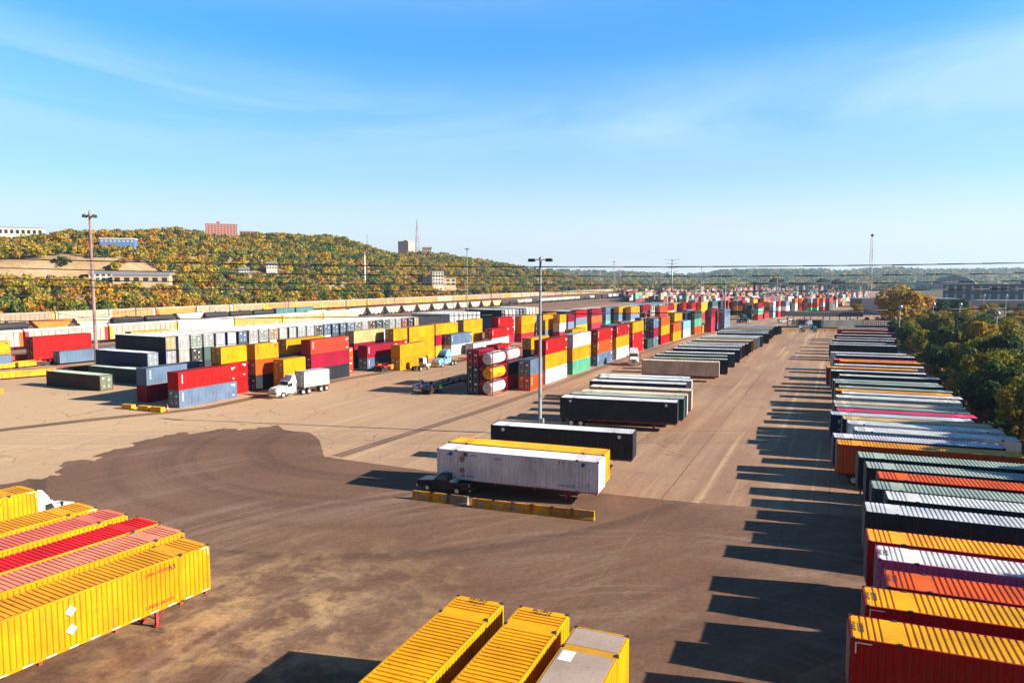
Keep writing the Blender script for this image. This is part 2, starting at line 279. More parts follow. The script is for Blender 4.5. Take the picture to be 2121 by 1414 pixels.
# ---------------------------------------------------------------- shipping containers
DIM={20:(6.06,2.44,2.88),40:(12.19,2.44,2.88),48:(15.4,2.6,2.9),53:(16.15,2.6,2.9)}
def corr(x0,x1,pitch,depth,flat=.5):
    """trapezoid profile points (x, offset) between x0 and x1"""
    n=max(1,round((x1-x0)/pitch)); p=(x1-x0)/n; out=[(x0,0)]
    for i in range(n):
        a=x0+i*p; out+=[(a+p*.30,0),(a+p*.42,-depth),(a+p*.72,-depth),(a+p*.84,0)]
    out.append((x1,0)); return out
def seg_ranges(L_,big):
    h=L_/2-.13
    if not big: return [(-h,h)]
    q=6.05
    return [(-h,-q-.09),(-q+.09,q-.09),(q+.09,h)]
def mb_body(kind,m=None,doors=True):
    L_,W,H=DIM[kind]; big=kind>=48; m=m or MB().mat(PAINT); hw=W/2; zt=H-.13; zb=.17
    for sy in (-1,1):
        for a,b in seg_ranges(L_,big):
            pr=corr(a,b,.29,.045)
            for (xa,oa),(xb,ob) in zip(pr,pr[1:]):
                ya=sy*(hw-.012+oa); yb=sy*(hw-.012+ob)
                m.quad((xa,ya,zb),(xb,yb,zb),(xb,yb,zt),(xa,ya,zt))
    # closed front wall at +x
    pr=corr(-hw+.1,hw-.1,.3,.045)
    for (ya,oa),(yb,ob) in zip(pr,pr[1:]):
        m.quad((L_/2-.012+oa,ya,zb),(L_/2-.012+ob,yb,zb),(L_/2-.012+ob,yb,zt),(L_/2-.012+oa,ya,zt))
    m.quad((-L_/2+.1,-hw+.06,.14),(L_/2-.1,-hw+.06,.14),(L_/2-.1,hw-.06,.14),(-L_/2+.1,hw-.06,.14))
    return m
def mb_frame(kind,m=None):
    L_,W,H=DIM[kind]; big=kind>=48; m=m or MB().mat(PAINT); hw=W/2; hl=L_/2
    for sy in (-1,1):
        for sx in (-1,1):
            m.box(*sorted((sx*hl,sx*(hl-.14))),*sorted((sy*hw,sy*(hw-.12))),.0,H-.002)
        m.box(-hl+.14,hl-.14,*sorted((sy*(hw-.004),sy*(hw-.09))),H-.14,H-.02)
        m.box(-hl+.14,hl-.14,*sorted((sy*(hw-.004),sy*(hw-.10))),.02,.17)
        if big:
            for sx in (-1,1): m.box(sx*6.05-.1,sx*6.05+.1,*sorted((sy*(hw+.006),sy*(hw-.1))),.0,H-.145)
    for sx in (-1,1):
        m.box(*sorted((sx*(hl-.003),sx*(hl-.1))),-hw+.12,hw-.12,H-.14,H-.022)
        m.box(*sorted((sx*(hl-.003),sx*(hl-.1))),-hw+.12,hw-.12,.02,.17)
    return m
def mb_cast(kind,m=None):
    L_,W,H=DIM[kind]; m=m or MB().mat(STEELD); hw=W/2; hl=L_/2
    for sy in (-1,1):
        if kind>=48:
            for sx in (-1,1):
                m.box(sx*6.05-.11,sx*6.05+.11,*sorted((sy*(hw+.012),sy*(hw-.14))),H-.12,H+.02)
                m.box(sx*6.05-.11,sx*6.05+.11,*sorted((sy*(hw+.012),sy*(hw-.1))),-.01,.10)
        for sx in (-1,1): m.box(*sorted((sx*(hl+.004),sx*(hl-.17))),*sorted((sy*(hw+.004),sy*(hw-.15))),H-.11,H+.012)
    return m
def mb_roof(kind,m=None):
    L_,W,H=DIM[kind]; big=kind>=48; m=m or MB().mat(ROOFP); hw=W/2-.085; hl=L_/2; z=H-.012
    segs=[(-hl+.3,hl-.3)] if not big else [(-hl+.35,-6.6),(-5.75,5.75),(6.6,hl-.35)]
    m.quad((-hl+.1,-hw,z-.002),(segs[0][0],-hw,z-.002),(segs[0][0],hw,z-.002),(-hl+.1,hw,z-.002))
    for a,b in zip(segs,segs[1:]): m.quad((a[1],-hw,z-.002),(b[0],-hw,z-.002),(b[0],hw,z-.002),(a[1],hw,z-.002))
    m.quad((segs[-1][1],-hw,z-.002),(hl-.1,-hw,z-.002),(hl-.1,hw,z-.002),(segs[-1][1],hw,z-.002))
    for a,b in segs:
        n=max(1,round((b-a)/.30)); p=(b-a)/n; pts=[(a,0)]
        for i in range(n):
            x=a+i*p; pts+=[(x+p*.18,0),(x+p*.26,-.045),(x+p*.52,-.045),(x+p*.60,0)]
        pts.append((b,0))
        for (xa,oa),(xb,ob) in zip(pts,pts[1:]): m.quad((xa,-hw,z+oa),(xb,-hw,z+ob),(xb,hw,z+ob),(xa,hw,z+oa))
    return m
def mb_door(kind,side,m=None):
    L_,W,H=DIM[kind]; m=m or MB().mat(PAINT); hw=W/2; x=-L_/2
    y0,y1=(.01,hw-.125) if side>0 else (-hw+.125,-.01)
    m.box(x+.02,x+.06,y0,y1,.175,H-.145)
    for k in range(5):
        z0=.3+k*(H-.55)/5; m.box(x+.002,x+.02,y0+.08,y1-.08,z0,z0+(H-.55)/5-.13)
    return m
def mb_rods(kind,side,m=None):
    L_,W,H=DIM[kind]; m=m or MB().mat(RODM); x=-L_/2
    for q in (.30,.86):
        y=side*q; m.beam((x-.035,y,.12),(x-.035,y,H-.1),.028,6)
        for z in (.35,1.0,H-.9,H-.35): m.cbox((x-.02,y,z),(.05,.16,.07))
    m.cbox((x-.05,side*.58,1.15),(.03,.5,.05))
    m.mat(STEELD); m.cbox((x+.012,side*(W/2-.13),H/2),(.03,.03,H-.4)); m.cbox((x+.012,side*.008,H/2),(.03,.016,H-.4))
    for z in (.5,1.1,1.8,H-.5): m.cbox((x-.01,side*(W/2-.1),z),(.05,.1,.12))
    m.mat(WHITEP); m.box(x-.0,x+.0015,*sorted((side*.38,side*.76)),1.75,2.05) if side<0 else m.box(x-.0,x+.0015,*sorted((side*.4,side*.75)),2.2,2.42); m.box(x-.0,x+.0015,*sorted((side*.4,side*.6)),.7,.85)
    return m
CM={}
for k_ in DIM:
    fm_=mb_frame(k_); fm_.mat(STEELD); mb_cast(k_,fm_)
    CM[k_]=dict(body=mb_body(k_).mesh('container_body'),frame=fm_.mesh('container_frame'),
        roof=mb_roof(k_).mesh('container_roof'),dl=mb_door(k_,1).mesh('container_door'),dr=mb_door(k_,-1).mesh('container_door'),
        rl=mb_rods(k_,1).mesh('locking_rods'),rr=mb_rods(k_,-1).mesh('locking_rods'))
    m=mb_body(k_); mb_frame(k_,m); m.mat(ROOFP); mb_roof(k_,m); m.mat(STEELD); mb_cast(k_,m); m.mat(PAINT); mb_door(k_,1,m); mb_door(k_,-1,m); m.mat(RODM); mb_rods(k_,1,m); mb_rods(k_,-1,m)
    CM[k_]['all']=m.mesh('shipping_container')
def jit(c,a=.10):
    k=1+rnd.uniform(-a,a); return tuple(max(0,min(.9,x*k*(1+rnd.uniform(-.04,.04)))) for x in c)
MARKS={}
def mark_mesh(kind,dark,seed):
    g=random.Random(seed); L_,W,H=DIM[kind]; m=MB().mat(BLACKINK if dark else WHITEP)
    for sy in (-1,1):
        y0,y1=sorted((sy*(W/2-.006),sy*(W/2+.004))); x=sy*(L_/2-.75)
        for k in range(5): z=H-.55-k*.30; m.box(x-.11,x+.11,y0,y1,z-.09,z+.09)
        m.box(-x-.5,-x+.35,y0,y1,H-.62,H-.45); m.box(-x-.1,-x+.3,y0,y1,H-.85,H-.72); m.box(-x-.3,-x+.1,y0,y1,.45,.62)
    return m.mesh('side_marking')
for k_ in (20,40): MARKS[k_]=(mark_mesh(k_,False,1),mark_mesh(k_,True,2))
NCONT=0; QUEUE=[]
def queue(kind,loc,rz,body,roof=None,label='',group=None,lod=1,doorcol=None,flip=False,pen=1.0):
    QUEUE.append((kind,loc,rz,body,roof,label,group,lod,doorcol,flip,pen))
def container(kind,loc,rz,body,roof=None,label='',group=None,lod=1,doorcol=None,flip=False):
    """lod 0/1: thing with parts, 2: one mesh"""
    global NCONT; NCONT+=1
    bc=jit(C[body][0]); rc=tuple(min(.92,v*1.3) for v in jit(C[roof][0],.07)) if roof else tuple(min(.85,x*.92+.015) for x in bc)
    if flip: rz+=math.pi
    M=CM[kind]
    if lod==2:
        o=obj('shipping_container',M['all'],None,loc,bc,rz); return tag(o,label,'container',group)
    t=empty('shipping_container',loc,rz,label,'container',group)
    obj('side_walls',M['body'],t,color=bc); obj('frame',M['frame'],t,color=tuple(x*.95 for x in bc))
    obj('roof',M['roof'],t,color=rc)
    for dn,rn in (('dl','rl'),('dr','rr')):
        d=obj('door',M[dn],t,color=doorcol or bc); obj('locking_rods',M[rn],d)
    if body in 'RMPBOYGWN' and kind in MARKS and loc[1]>100 and rnd.random()<.65: obj('side_marking',MARKS[kind][(body in 'YW')],t)
    return t
# ---------------------------------------------------------------- wheels and chassis
def wheel_meshes(r,wd,n=18,rimr=.58):
    m=MB().mat(RUBBER); m.smooth=True
    m.lathe('y',(0,0,0),[(-wd/2,r*.62),(-wd/2,r*.90),(-wd*.36,r),(wd*.36,r),(wd/2,r*.90),(wd/2,r*.62)],n)
    q=MB().mat(RIM); q.smooth=False
    q.lathe('y',(0,0,0),[(-wd/2-.012,r*.2),(-wd/2-.012,r*rimr),(-wd/2+.03,r*.62),(wd/2-.03,r*.62),(wd/2+.012,r*rimr),(wd/2+.012,r*.2)],n)
    return m.mesh('wheel'),q.mesh('rim')
W_TRUCK=wheel_meshes(.51,.56); W_FRONT=wheel_meshes(.51,.28); W_CAR=wheel_meshes(.36,.24); W_RAIL=wheel_meshes(.46,.14)
def wheel(parent,wm,loc): 
    w_=obj('wheel',wm[0],parent,loc); obj('rim',wm[1],w_); return w_
def chassis_mesh(kind):
    L_=DIM[kind][0]; hl=L_/2; m=MB().mat(REDST)
    for y in (-.5,.5): m.box(-hl+.1,hl-.25,y-.07,y+.07,.88,1.16)
    for x in (-hl+.1,-6.05,-2,2,6.05,hl-.25):
        if abs(x)<hl: m.box(x-.1,x+.1,-1.24,1.24,.98,1.175)
    m.mat(STEELD); m.box(-hl+.25,-hl+.33,-1.15,1.15,.45,.95)
    for x in (-hl+1.6,-hl+2.95): m.beam((x,-1,.52),(x,1,.52),.07,8)
    m.box(-hl+1.2,-hl+3.4,-.55,-.42,.6,.9); m.box(-hl+1.2,-hl+3.4,.42,.55,.6,.9)
    g=MB().mat(REDST)
    for y in (-.62,.62):
        g.box(hl-3.35,hl-3.2,y-.08,y+.08,.1,1.0); g.box(hl-3.45,hl-3.1,y-.16,y+.16,.02,.08)
    g.beam((hl-3.28,-.62,.45),(hl-3.28,.62,.45),.04); g.beam((hl-3.28,-.62,.4),(hl-2.5,-.5,.95),.04); g.beam((hl-3.28,.62,.4),(hl-2.5,.5,.95),.04)
    return m.mesh('chassis_frame'),g.mesh('landing_gear')
CH={k_:chassis_mesh(k_) for k_ in DIM}
def chassis(kind,loc,rz,label,group='container chassis trailers under the parked containers',gear=True):
    t=empty('chassis_trailer',loc,rz,label,'trailer',group); L_=DIM[kind][0]
    obj('frame',CH[kind][0],t)
    if gear: obj('landing_gear',CH[kind][1],t)
    for x in (-L_/2+1.6,-L_/2+2.95):
        for y in (-.93,.93): wheel(t,W_TRUCK,(x,y,.51))
    return t
# ---------------------------------------------------------------- road tractors (front is +x)
def tractor(loc,rz,col,label,sleeper=True,roof_h=3.9,group=None,open_back=False):
    t=empty('semi_truck',loc,rz,label,'truck',group); xb=-1.7 if sleeper else -.75
    fr=MB().mat(STEELD)
    for y in (-.42,.42): fr.box(-4.3,2.9,y-.06,y+.06,.72,1.0)
    for x in (-4.2,-2.2,.2,2.2): fr.box(x-.1,x+.1,-.42,.42,.76,.96)
    fr.lathe('z',(-3.1,0,1.02),[(0,.55),(.10,.5)],14)
    for x in (2.05,-2.35,-3.7): fr.beam((x,-1,.52),(x,1,.52),.07,8)
    fr.build('chassis_frame',t)
    h=MB().mat(VEH); h.prism([(1.2,.95),(3.35,.95),(3.45,1.55),(3.2,1.78),(1.2,2.12)],-.98,.98,.16)
    for sy in (-1,1): h.prism([(1.35,.62),(1.45,1.05),(1.75,1.28),(2.4,1.28),(2.72,1.0),(3.5,.95),(3.5,.60),(2.75,.60),(2.6,.95),(2.35,1.08),(1.8,1.08),(1.55,.9),(1.5,.62)],*sorted((sy*.98,sy*1.22)))
    h.build('hood',t,color=col)
    cb=MB().mat(VEH); cb.prism([(xb+.02,.78),(1.25,.78),(1.25,1.98),(.72,2.72),(.2,2.86),(xb+.02,2.86)],-1.17,1.17,.07)
    cab=cb.build('cab',t,color=col)
    g=MB().mat(GLASS)
    a=Vector((1.22,0,2.06)); b=Vector((.75,0,2.70)); off=Vector((.035,0,.03))
    g.quad(tuple(a+off+Vector((0,-1.02,0))),tuple(a+off+Vector((0,1.02,0))),tuple(b+off+Vector((0,.95,0))),tuple(b+off+Vector((0,-.95,0))))
    g.build('windshield',cab)
    for sy in (-1,1):
        s=MB().mat(GLASS); y=sy*1.155
        s.quad((.05,y,1.85),(.98,y,1.85),(.68,y-sy*.03,2.5),(.05,y-sy*.03,2.5)); s.build('side_window',cab)
        d=MB().mat(BLACKP); d.box(.0,.02,*sorted((sy*1.165,sy*1.178)),.95,2.6); d.box(1.02,1.04,*sorted((sy*1.165,sy*1.178)),.95,1.9); d.box(.06,.2,*sorted((sy*1.165,sy*1.2)),1.5,1.56); d.build('door_seam',cab)
        mi=MB().mat(BLACKP); mi.beam((1.1,sy*1.15,2.35),(1.25,sy*1.5,2.35),.025); mi.cbox((1.27,sy*1.5,2.15),(.1,.22,.6)); mi.build('mirror',cab)
        hl=MB().mat(WHITEP); hl.cbox((3.42,sy*.95,1.08),(.12,.3,.22)); hl.mat(AMBER); hl.cbox((3.36,sy*1.15,1.08),(.14,.1,.2)); hl.build('headlight',t)
        ft=MB().mat(CHROME); ft.smooth=True; ft.lathe('x',(-.2,sy*.92,.72),[(-.75,.30),(-.72,.33),(.72,.33),(.75,.30)],14); ft.build('fuel_tank',t)
    if sleeper:
        pr=[(xb,2.84),(.55,2.84),(.35,3.15),(-.15,roof_h-.25),(-.75,roof_h-.03),(xb,roof_h)]
    else: pr=[(xb,2.84),(.45,2.84),(.15,3.2),(-.2,roof_h-.15),(xb,roof_h)]
    f=MB().mat(VEH)
    if open_back:
        for sy in (-1,1): f.prism([(p[0],p[1]) for p in pr],*sorted((sy*1.12,sy*1.02)))
        top=pr[1:]
        for (xa,za),(xb_,zb_) in zip(top,top[1:]): f.quad((xa,-1.02,za+.004),(xa,1.02,za+.004),(xb_,1.02,zb_+.004),(xb_,-1.02,zb_+.004)); f.quad((xa-.05,-1.02,za-.06),(xa-.05,1.02,za-.06),(xb_,1.02,zb_-.06),(xb_,-1.02,zb_-.06))
        f.mat(REDST); f.box(xb-.03,xb+.015,-1.05,1.05,1.7,2.8); f.beam((xb+.3,-1,2.9),(xb+.9,0,roof_h-.3),.04); f.beam((xb+.3,1,2.9),(xb+.9,0,roof_h-.3),.04)
    else: f.prism(pr,-1.12,1.12,.22)
    f.build('roof_fairing',cab,color=col)
    if sleeper:
        s=MB().mat(GLASS)
        for sy in (-1,1): s.quad((-1.15,sy*1.15,1.95),(-.6,sy*1.15,1.95),(-.6,sy*1.13,2.35),(-1.15,sy*1.13,2.35))
        s.build('sleeper_window',cab)
    gr=MB().mat(CHROME); gr.box(3.30,3.47,-.52,.52,.95,1.62); gr.mat(BLACKP)
    for k in range(6): gr.box(3.44,3.485,-.46,.46,1.0+k*.1,1.05+k*.1)
    gr.build('grille',t)
    bp=MB().mat(CHROME); bp.prism([(3.2,.38),(3.62,.42),(3.66,.78),(3.4,.9),(3.2,.9)],-1.2,1.2); bp.build('bumper',t)
    for sy in (-1,1):
        ex=MB().mat(CHROME); ex.smooth=True; ex.beam((xb-.18,sy*.95,1.0),(xb-.18,sy*.95,3.4),.08,10); ex.build('exhaust_stack',t)
        st=MB().mat(STEELG); st.box(.35,1.15,*sorted((sy*.8,sy*1.18)),.4,.45); st.box(.35,1.15,*sorted((sy*.8,sy*1.18)),.7,.74); st.build('step',t)
        wheel(t,W_FRONT,(2.05,sy*1.03,.51))
        for x in (-2.35,-3.7): wheel(t,W_TRUCK,(x,sy*.93,.51))
    return t
def yard_tractor(loc,rz,col,label):
    t=empty('terminal_tractor',loc,rz,label,'truck')
    fr=MB().mat(STEELD); fr.box(-2.6,2.4,-.5,.5,.7,1.0); fr.lathe('z',(-1.6,0,1.0),[(0,.5),(.12,.46)],14); fr.box(-.6,-.2,-1.1,1.1,.6,.9); fr.build('chassis_frame',t)
    c=MB().mat(VEH); c.prism([(.75,.85),(2.2,.85),(2.2,1.9),(2.05,2.75),(.75,2.75)],-.2,1.15,.05); cab=c.build('cab',t,color=col)
    c=MB().mat(VEH); c.prism([(.6,.85),(2.3,.85),(2.3,1.3),(.6,1.45)],-1.15,-.22); c.build('engine_cover',t,color=col)
    g=MB().mat(GLASS); g.quad((2.215,-.1,1.85),(2.215,1.05,1.85),(2.09,1.02,2.6),(2.09,-.08,2.6)); g.quad((.735,-.1,1.7),(.735,1.05,1.7),(.735,1.02,2.6),(.735,-.08,2.6)); g.quad((1.0,1.165,1.7),(1.9,1.165,1.7),(1.9,1.13,2.55),(1.0,1.13,2.55)); g.build('window',cab)
    b=MB().mat(AMBER); b.lathe('z',(1.3,.4,2.74),[(0,.09),(.18,.08)],10); b.build('beacon',cab)
    for sy in (-1,1):
        wheel(t,W_FRONT,(1.4,sy*1.0,.51)); wheel(t,W_TRUCK,(-1.6,sy*.9,.51))
    return t
def pickup(loc,rz,col,label,service=False,box=False):
    t=empty('pickup_truck',loc,rz,label,'pickup truck')
    lo=MB().mat(VEH)
    pr=[(-2.75,.45),(-1.95,.45),(-1.9,.75),(-1.65,.92),(-1.3,.92),(-1.05,.75),(-1.0,.42),(1.25,.42),(1.3,.75),(1.55,.92),(1.9,.92),(2.15,.75),(2.2,.42),(2.75,.45),(2.85,.7),(2.78,1.05),(1.1,1.2),(-.55,1.2),(-.55,1.12),(-2.75,1.12)]
    for sy in (-1,1): lo.prism(pr,*sorted((sy*.97,sy*.84)))
    lo.box(-2.70,-.5,-.84,.84,.62,.70); lo.box(-2.76,-2.66,-.84,.84,.5,1.12); lo.box(-.6,-.5,-.84,.84,.62,1.2)
    lo.prism([(-.5,.5),(2.74,.5),(2.76,1.03),(1.1,1.18),(-.5,1.18)],-.84,.84)
    body=lo.build('body',t,color=col)
    c=MB().mat(VEH); c.prism([(-.6,1.15),(1.15,1.15),(.45,1.78),(-.45,1.82)],-.9,.9,.16); cab=c.build('cab',t,color=col)
    g=MB().mat(GLASS); g.quad((1.09,-.76,1.24),(1.09,.76,1.24),(.52,.66,1.74),(.52,-.66,1.74)); g.build('windshield',cab)
    for sy in (-1,1):
        g=MB().mat(GLASS); g.quad((-.42,sy*.895,1.24),(.92,sy*.895,1.24),(.42,sy*.775,1.72),(-.36,sy*.775,1.72)); g.build('side_window',cab)
        l=MB().mat(REDM); l.cbox((-2.77,sy*.9,.95),(.06,.12,.28)); l.build('tail_light',t)
        l=MB().mat(WHITEP); l.cbox((2.8,sy*.78,.88),(.08,.3,.16)); l.build('headlight',t)
    g=MB().mat(GLASS); g.quad((-.575,-.68,1.3),(-.575,.68,1.3),(-.49,.62,1.7),(-.49,-.62,1.7)); g.build('rear_window',cab)
    for x,nm in ((2.86,'front_bumper'),(-2.86,'rear_bumper')):
        b=MB().mat(CHROME); b.cbox((x,0,.5),(.14,1.85,.2)); b.build(nm,t)
    gr=MB().mat(BLACKP); gr.cbox((2.8,0,.82),(.06,1.1,.3)); gr.build('grille',t)
    if box:
        b=MB().mat(WHITEP); b.box(-1.05,-.62,-.8,.8,.9,1.28); tag(b.build('tool_chest',t),'white tool chest across the front of the bed')
        b=MB().mat(CONC); b.box(-2.2,-1.5,-.4,.3,.70,.86); b.build('bed_cargo',t)
    if service:
        for sy in (-1,1):
            b=MB().mat(VEH); b.box(-2.7,-.65,*sorted((sy*.6,sy*1.02)),.98,1.55); b.mat(BLACKP)
            for x in (-2.2,-1.5,-.95): b.box(x-.01,x+.01,*sorted((sy*1.02,sy*1.03)),1.0,1.5)
            b.build('tool_locker',t,color=col)
        b=MB().mat(STEELD); b.beam((-1.2,0,.7),(-1.2,0,2.1),.1); b.beam((-1.2,0,2.1),(-2.2,.1,2.4),.07); b.build('crane_arm',t)
    for sy in (-1,1):
        for x in (-1.48,1.72): wheel(t,W_CAR,(x,sy*.85,.36))
    return t
def car_mesh():
    m=MB().mat(VEH); m.prism([(-2.2,.35),(2.2,.35),(2.25,.7),(1.2,.92),(-2.1,.98),(-2.25,.7)],-.88,.88,.06)
    m.prism([(-1.75,.93),(1.15,.93),(.45,1.42),(-1.2,1.45)],-.80,.80,.14)
    m.mat(GLASS)
    for sy in (-1,1): m.quad((-1.5,sy*.80,1.0),(.85,sy*.80,1.0),(.38,sy*.71,1.34),(-1.1,sy*.71,1.36))
    m.quad((1.08,-.7,1.0),(1.08,.7,1.0),(.52,.6,1.4),(.52,-.6,1.4)); m.quad((-1.72,-.7,1.0),(-1.72,.7,1.0),(-1.3,.6,1.4),(-1.3,-.6,1.4))
    m.mat(RUBBER)
    for x in (-1.4,1.4):
        for sy in (-1,1): m.lathe('y',(x,sy*.8,.33),[(-.1,.33),(.1,.33)],12)
    return m.mesh('parked_car')
CARM=car_mesh()
def suv_mesh():
    m=MB().mat(VEH); m.prism([(-2.3,.4),(2.3,.4),(2.35,.95),(1.2,1.1),(-2.25,1.15),(-2.35,.8)],-.95,.95,.04)
    m.prism([(-2.2,1.1),(1.1,1.1),(.5,1.75),(-2.0,1.8)],-.90,.90,.12)
    m.mat(GLASS)
    for sy in (-1,1): m.quad((-2.0,sy*.90,1.18),(.85,sy*.90,1.18),(.42,sy*.82,1.65),(-1.9,sy*.81,1.7))
    m.quad((1.05,-.8,1.18),(1.05,.8,1.18),(.58,.72,1.7),(.58,-.72,1.7)); m.quad((-2.23,-.8,1.2),(-2.23,.8,1.2),(-2.08,.72,1.72),(-2.08,-.72,1.72))
    m.mat(RUBBER)
    for x in (-1.45,1.45):
        for sy in (-1,1): m.lathe('y',(x,sy*.85,.38),[(-.12,.38),(.12,.38)],12)
    return m.mesh('parked_car')
SUVM=suv_mesh()
# ---------------------------------------------------------------- rail cars (length along x)
def bogie(m,x):
    m.mat(STEELD); m.box(x-1.25,x+1.25,-1.0,-.86,.35,.75); m.box(x-1.25,x+1.25,.86,1.0,.35,.75); m.box(x-.3,x+.3,-1,1,.5,.85)
    for dx in (-.88,.88):
        for sy in (-1,1): m.lathe('y',(x+dx,sy*.76,.46),[(-.07,.46),(.07,.46)],14)
def bog(b,x):
    r=[]
    if b.f: r.append(('underframe',b.mesh('underframe'),None))
    for sx in (-1,1): q=MB(); bogie(q,sx*x); r.append(('bogie',q.mesh('bogie'),None))
    return r
def railcar_parts(kind):
    """returns list of (part name, mesh, uses colour key)"""
    out=[]
    b=MB()
    if kind=='autorack':
        b.mat(STEELD); b.box(-13.3,13.3,-.3,.3,.88,.95); out+=bog(b,9.6)
        m=MB().mat(RAILP)
        for sy in (-1,1):
            y0,y1=sorted((sy*1.50,sy*1.44)); m.box(-13.3,13.3,y0,y1,.95,5.15)
            ya,yb=sorted((sy*1.502,sy*1.52))
            for k in range(5): m.box(-13.2,13.2,ya,yb,1.55+k*.72,1.62+k*.72)
        m.box(-13.3,13.3,-1.44,1.44,.9,1.0); out.append(('side_screens',m.mesh('side_screens'),'c'))
        m=MB().mat(RAILP)
        for sy in (-1,1):
            ya,yb=sorted((sy*1.50,sy*1.58))
            for k in range(13): x=-12.9+k*2.15; m.box(x-.07,x+.07,ya,yb,.95,5.2)
            m.box(-13.3,13.3,ya,yb,.85,1.1); m.box(-13.3,13.3,ya,yb,5.05,5.2)
        out.append(('side_posts',m.mesh('side_posts'),'p'))
        for sx in (-1,1):
            m=MB().mat(RAILP); m.box(*sorted((sx*13.3,sx*13.38)),-1.6,1.6,.95,5.2)
            for sy in (-1,1): m.box(*sorted((sx*13.37,sx*12.3)),*sorted((sy*1.585,sy*1.60)),1.0,5.1)
            out.append(('end_door',m.mesh('end_door'),'e'))
        m=MB().mat(RAILP); m.prism([(-1.55,5.18),(1.55,5.18),(1.45,5.5),(.9,5.78),(0,5.87),(-.9,5.78),(-1.45,5.5)],-13.4,13.4,0,'x'); out.append(('roof',m.mesh('roof'),'r'))
    elif kind=='tank':
        b.mat(STEELD); b.box(-8,8,-.35,.35,1.0,1.3); b.box(-8,-5,-1.2,1.2,1.0,1.15); b.box(5,8,-1.2,1.2,1.0,1.15); out+=bog(b,6.1)
        m=MB().mat(RAILP); m.smooth=True; m.lathe('x',(0,0,2.75),[(-7.9,.3),(-7.75,.9),(-7.4,1.35),(-7,1.5),(7,1.5),(7.4,1.35),(7.75,.9),(7.9,.3)],20); out.append(('tank',m.mesh('tank'),'c'))
        m=MB().mat(STEELD); m.lathe('z',(0,0,4.15),[(0,.5),(.45,.5)],12); m.box(-1.4,1.4,-1.2,1.2,4.12,4.17)
        for sy in (-1,1): m.beam((-1.4,sy*1.2,4.9),(1.4,sy*1.2,4.9),.03); m.beam((-1.4,sy*1.2,4.15),(-1.4,sy*1.2,4.9),.03); m.beam((1.4,sy*1.2,4.15),(1.4,sy*1.2,4.9),.03); m.beam((0,sy*1.4,1.0),(0,sy*1.5,4.2),.04)
        out.append(('dome_platform',m.mesh('dome_platform'),None))
    elif kind=='hopper':
        b.mat(STEELD); b.box(-8.3,8.3,-.3,.3,.9,1.1); out+=bog(b,6.3)
        m=MB().mat(RAILP); m.prism([(-5.6,1.6),(-8.1,4.2),(-8.1,4.45),(8.1,4.45),(8.1,4.2),(5.6,1.6),(4,.6),(2.5,1.5),(1.2,.6),(-1.2,.6),(-2.5,1.5),(-4,.6)],-1.52,1.52)
        for k in range(9):
            for sy in (-1,1): x=-7.2+k*1.8; m.box(x-.05,x+.05,*sorted((sy*1.52,sy*1.58)),2.4,4.4)
        out.append(('hopper_body',m.mesh('hopper_body'),'c'))
        m=MB().mat(STEELD); m.box(-8,8,-.5,.5,4.5,4.62)
        for sx in (-1,1): m.box(*sorted((sx*7.9,sx*8.4)),-1.5,1.5,1.0,1.15); m.beam((sx*8.2,-1.3,1.1),(sx*8.2,-1.3,4.3),.04); m.beam((sx*8.2,1.3,1.1),(sx*8.2,1.3,4.3),.04)
        out.append(('roof_walkway',m.mesh('roof_walkway'),None))
    elif kind=='boxcar':
        out+=bog(b,5.8)
        m=MB().mat(RAILP); m.box(-7.6,7.6,-1.5,1.5,1.0,4.3)
        for k in range(17):
            for sy in (-1,1): x=-7.4+k*.925; m.box(x-.05,x+.05,*sorted((sy*1.5,sy*1.56)),1.0,4.25)
        out.append(('car_body',m.mesh('car_body'),'c'))
        m=MB().mat(RAILP); m.prism([(-1.6,4.29),(1.6,4.29),(0,4.6)],-7.7,7.7,0,'x'); out.append(('roof',m.mesh('roof'),'r'))
        m=MB().mat(RAILP); 
        for sy in (-1,1): m.box(-1.5,1.5,*sorted((sy*1.56,sy*1.63)),1.05,4.1)
        out.append(('sliding_door',m.mesh('sliding_door'),'e'))
    elif kind=='well':
        out+=bog(b,8.8)
        m=MB().mat(RAILP)
        for sy in (-1,1):
            m.box(-7.2,7.2,*sorted((sy*1.46,sy*1.32)),.35,1.30); m.box(-8.4,8.4,*sorted((sy*1.52,sy*1.28)),1.30,1.42)
            for k in range(13): x=-6.9+k*1.15; m.box(x-.06,x+.06,*sorted((sy*1.46,sy*1.53)),.38,1.30)
        m.box(-7.2,7.2,-1.3,1.3,.33,.40); out.append(('side_sills',m.mesh('side_sills'),'c'))
        m=MB().mat(RAILP)
        for sx in (-1,1):
            m.box(*sorted((sx*7.2,sx*9.6)),-1.3,1.3,1.0,1.22); m.box(*sorted((sx*7.2,sx*7.35)),-1.3,1.3,.4,1.3)
            for sy in (-1,1): m.beam((sx*9.4,sy*1.2,1.2),(sx*9.4,sy*1.2,1.95),.03); m.beam((sx*8.2,sy*1.2,1.2),(sx*8.2,sy*1.2,1.95),.03); m.beam((sx*9.4,sy*1.2,1.95),(sx*8.2,sy*1.2,1.95),.03)
            m.beam((sx*8.5,-.4,1.2),(sx*8.5,-.4,2.0),.05)
        out.append(('end_platforms',m.mesh('end_platforms'),'e'))
    elif kind=='flat':
        out+=bog(b,8.2)
        m=MB().mat(RAILP); m.box(-10,10,-.35,.35,.75,1.15)
        for k in range(9): x=-9.6+k*2.4; m.box(x-.12,x+.12,-1.4,1.4,.98,1.16)
        m.box(-10,10,-1.42,-1.34,1.0,1.15); m.box(-10,10,1.34,1.42,1.0,1.15); out.append(('deck',m.mesh('deck'),'c'))
        m=MB().mat(RAILP)
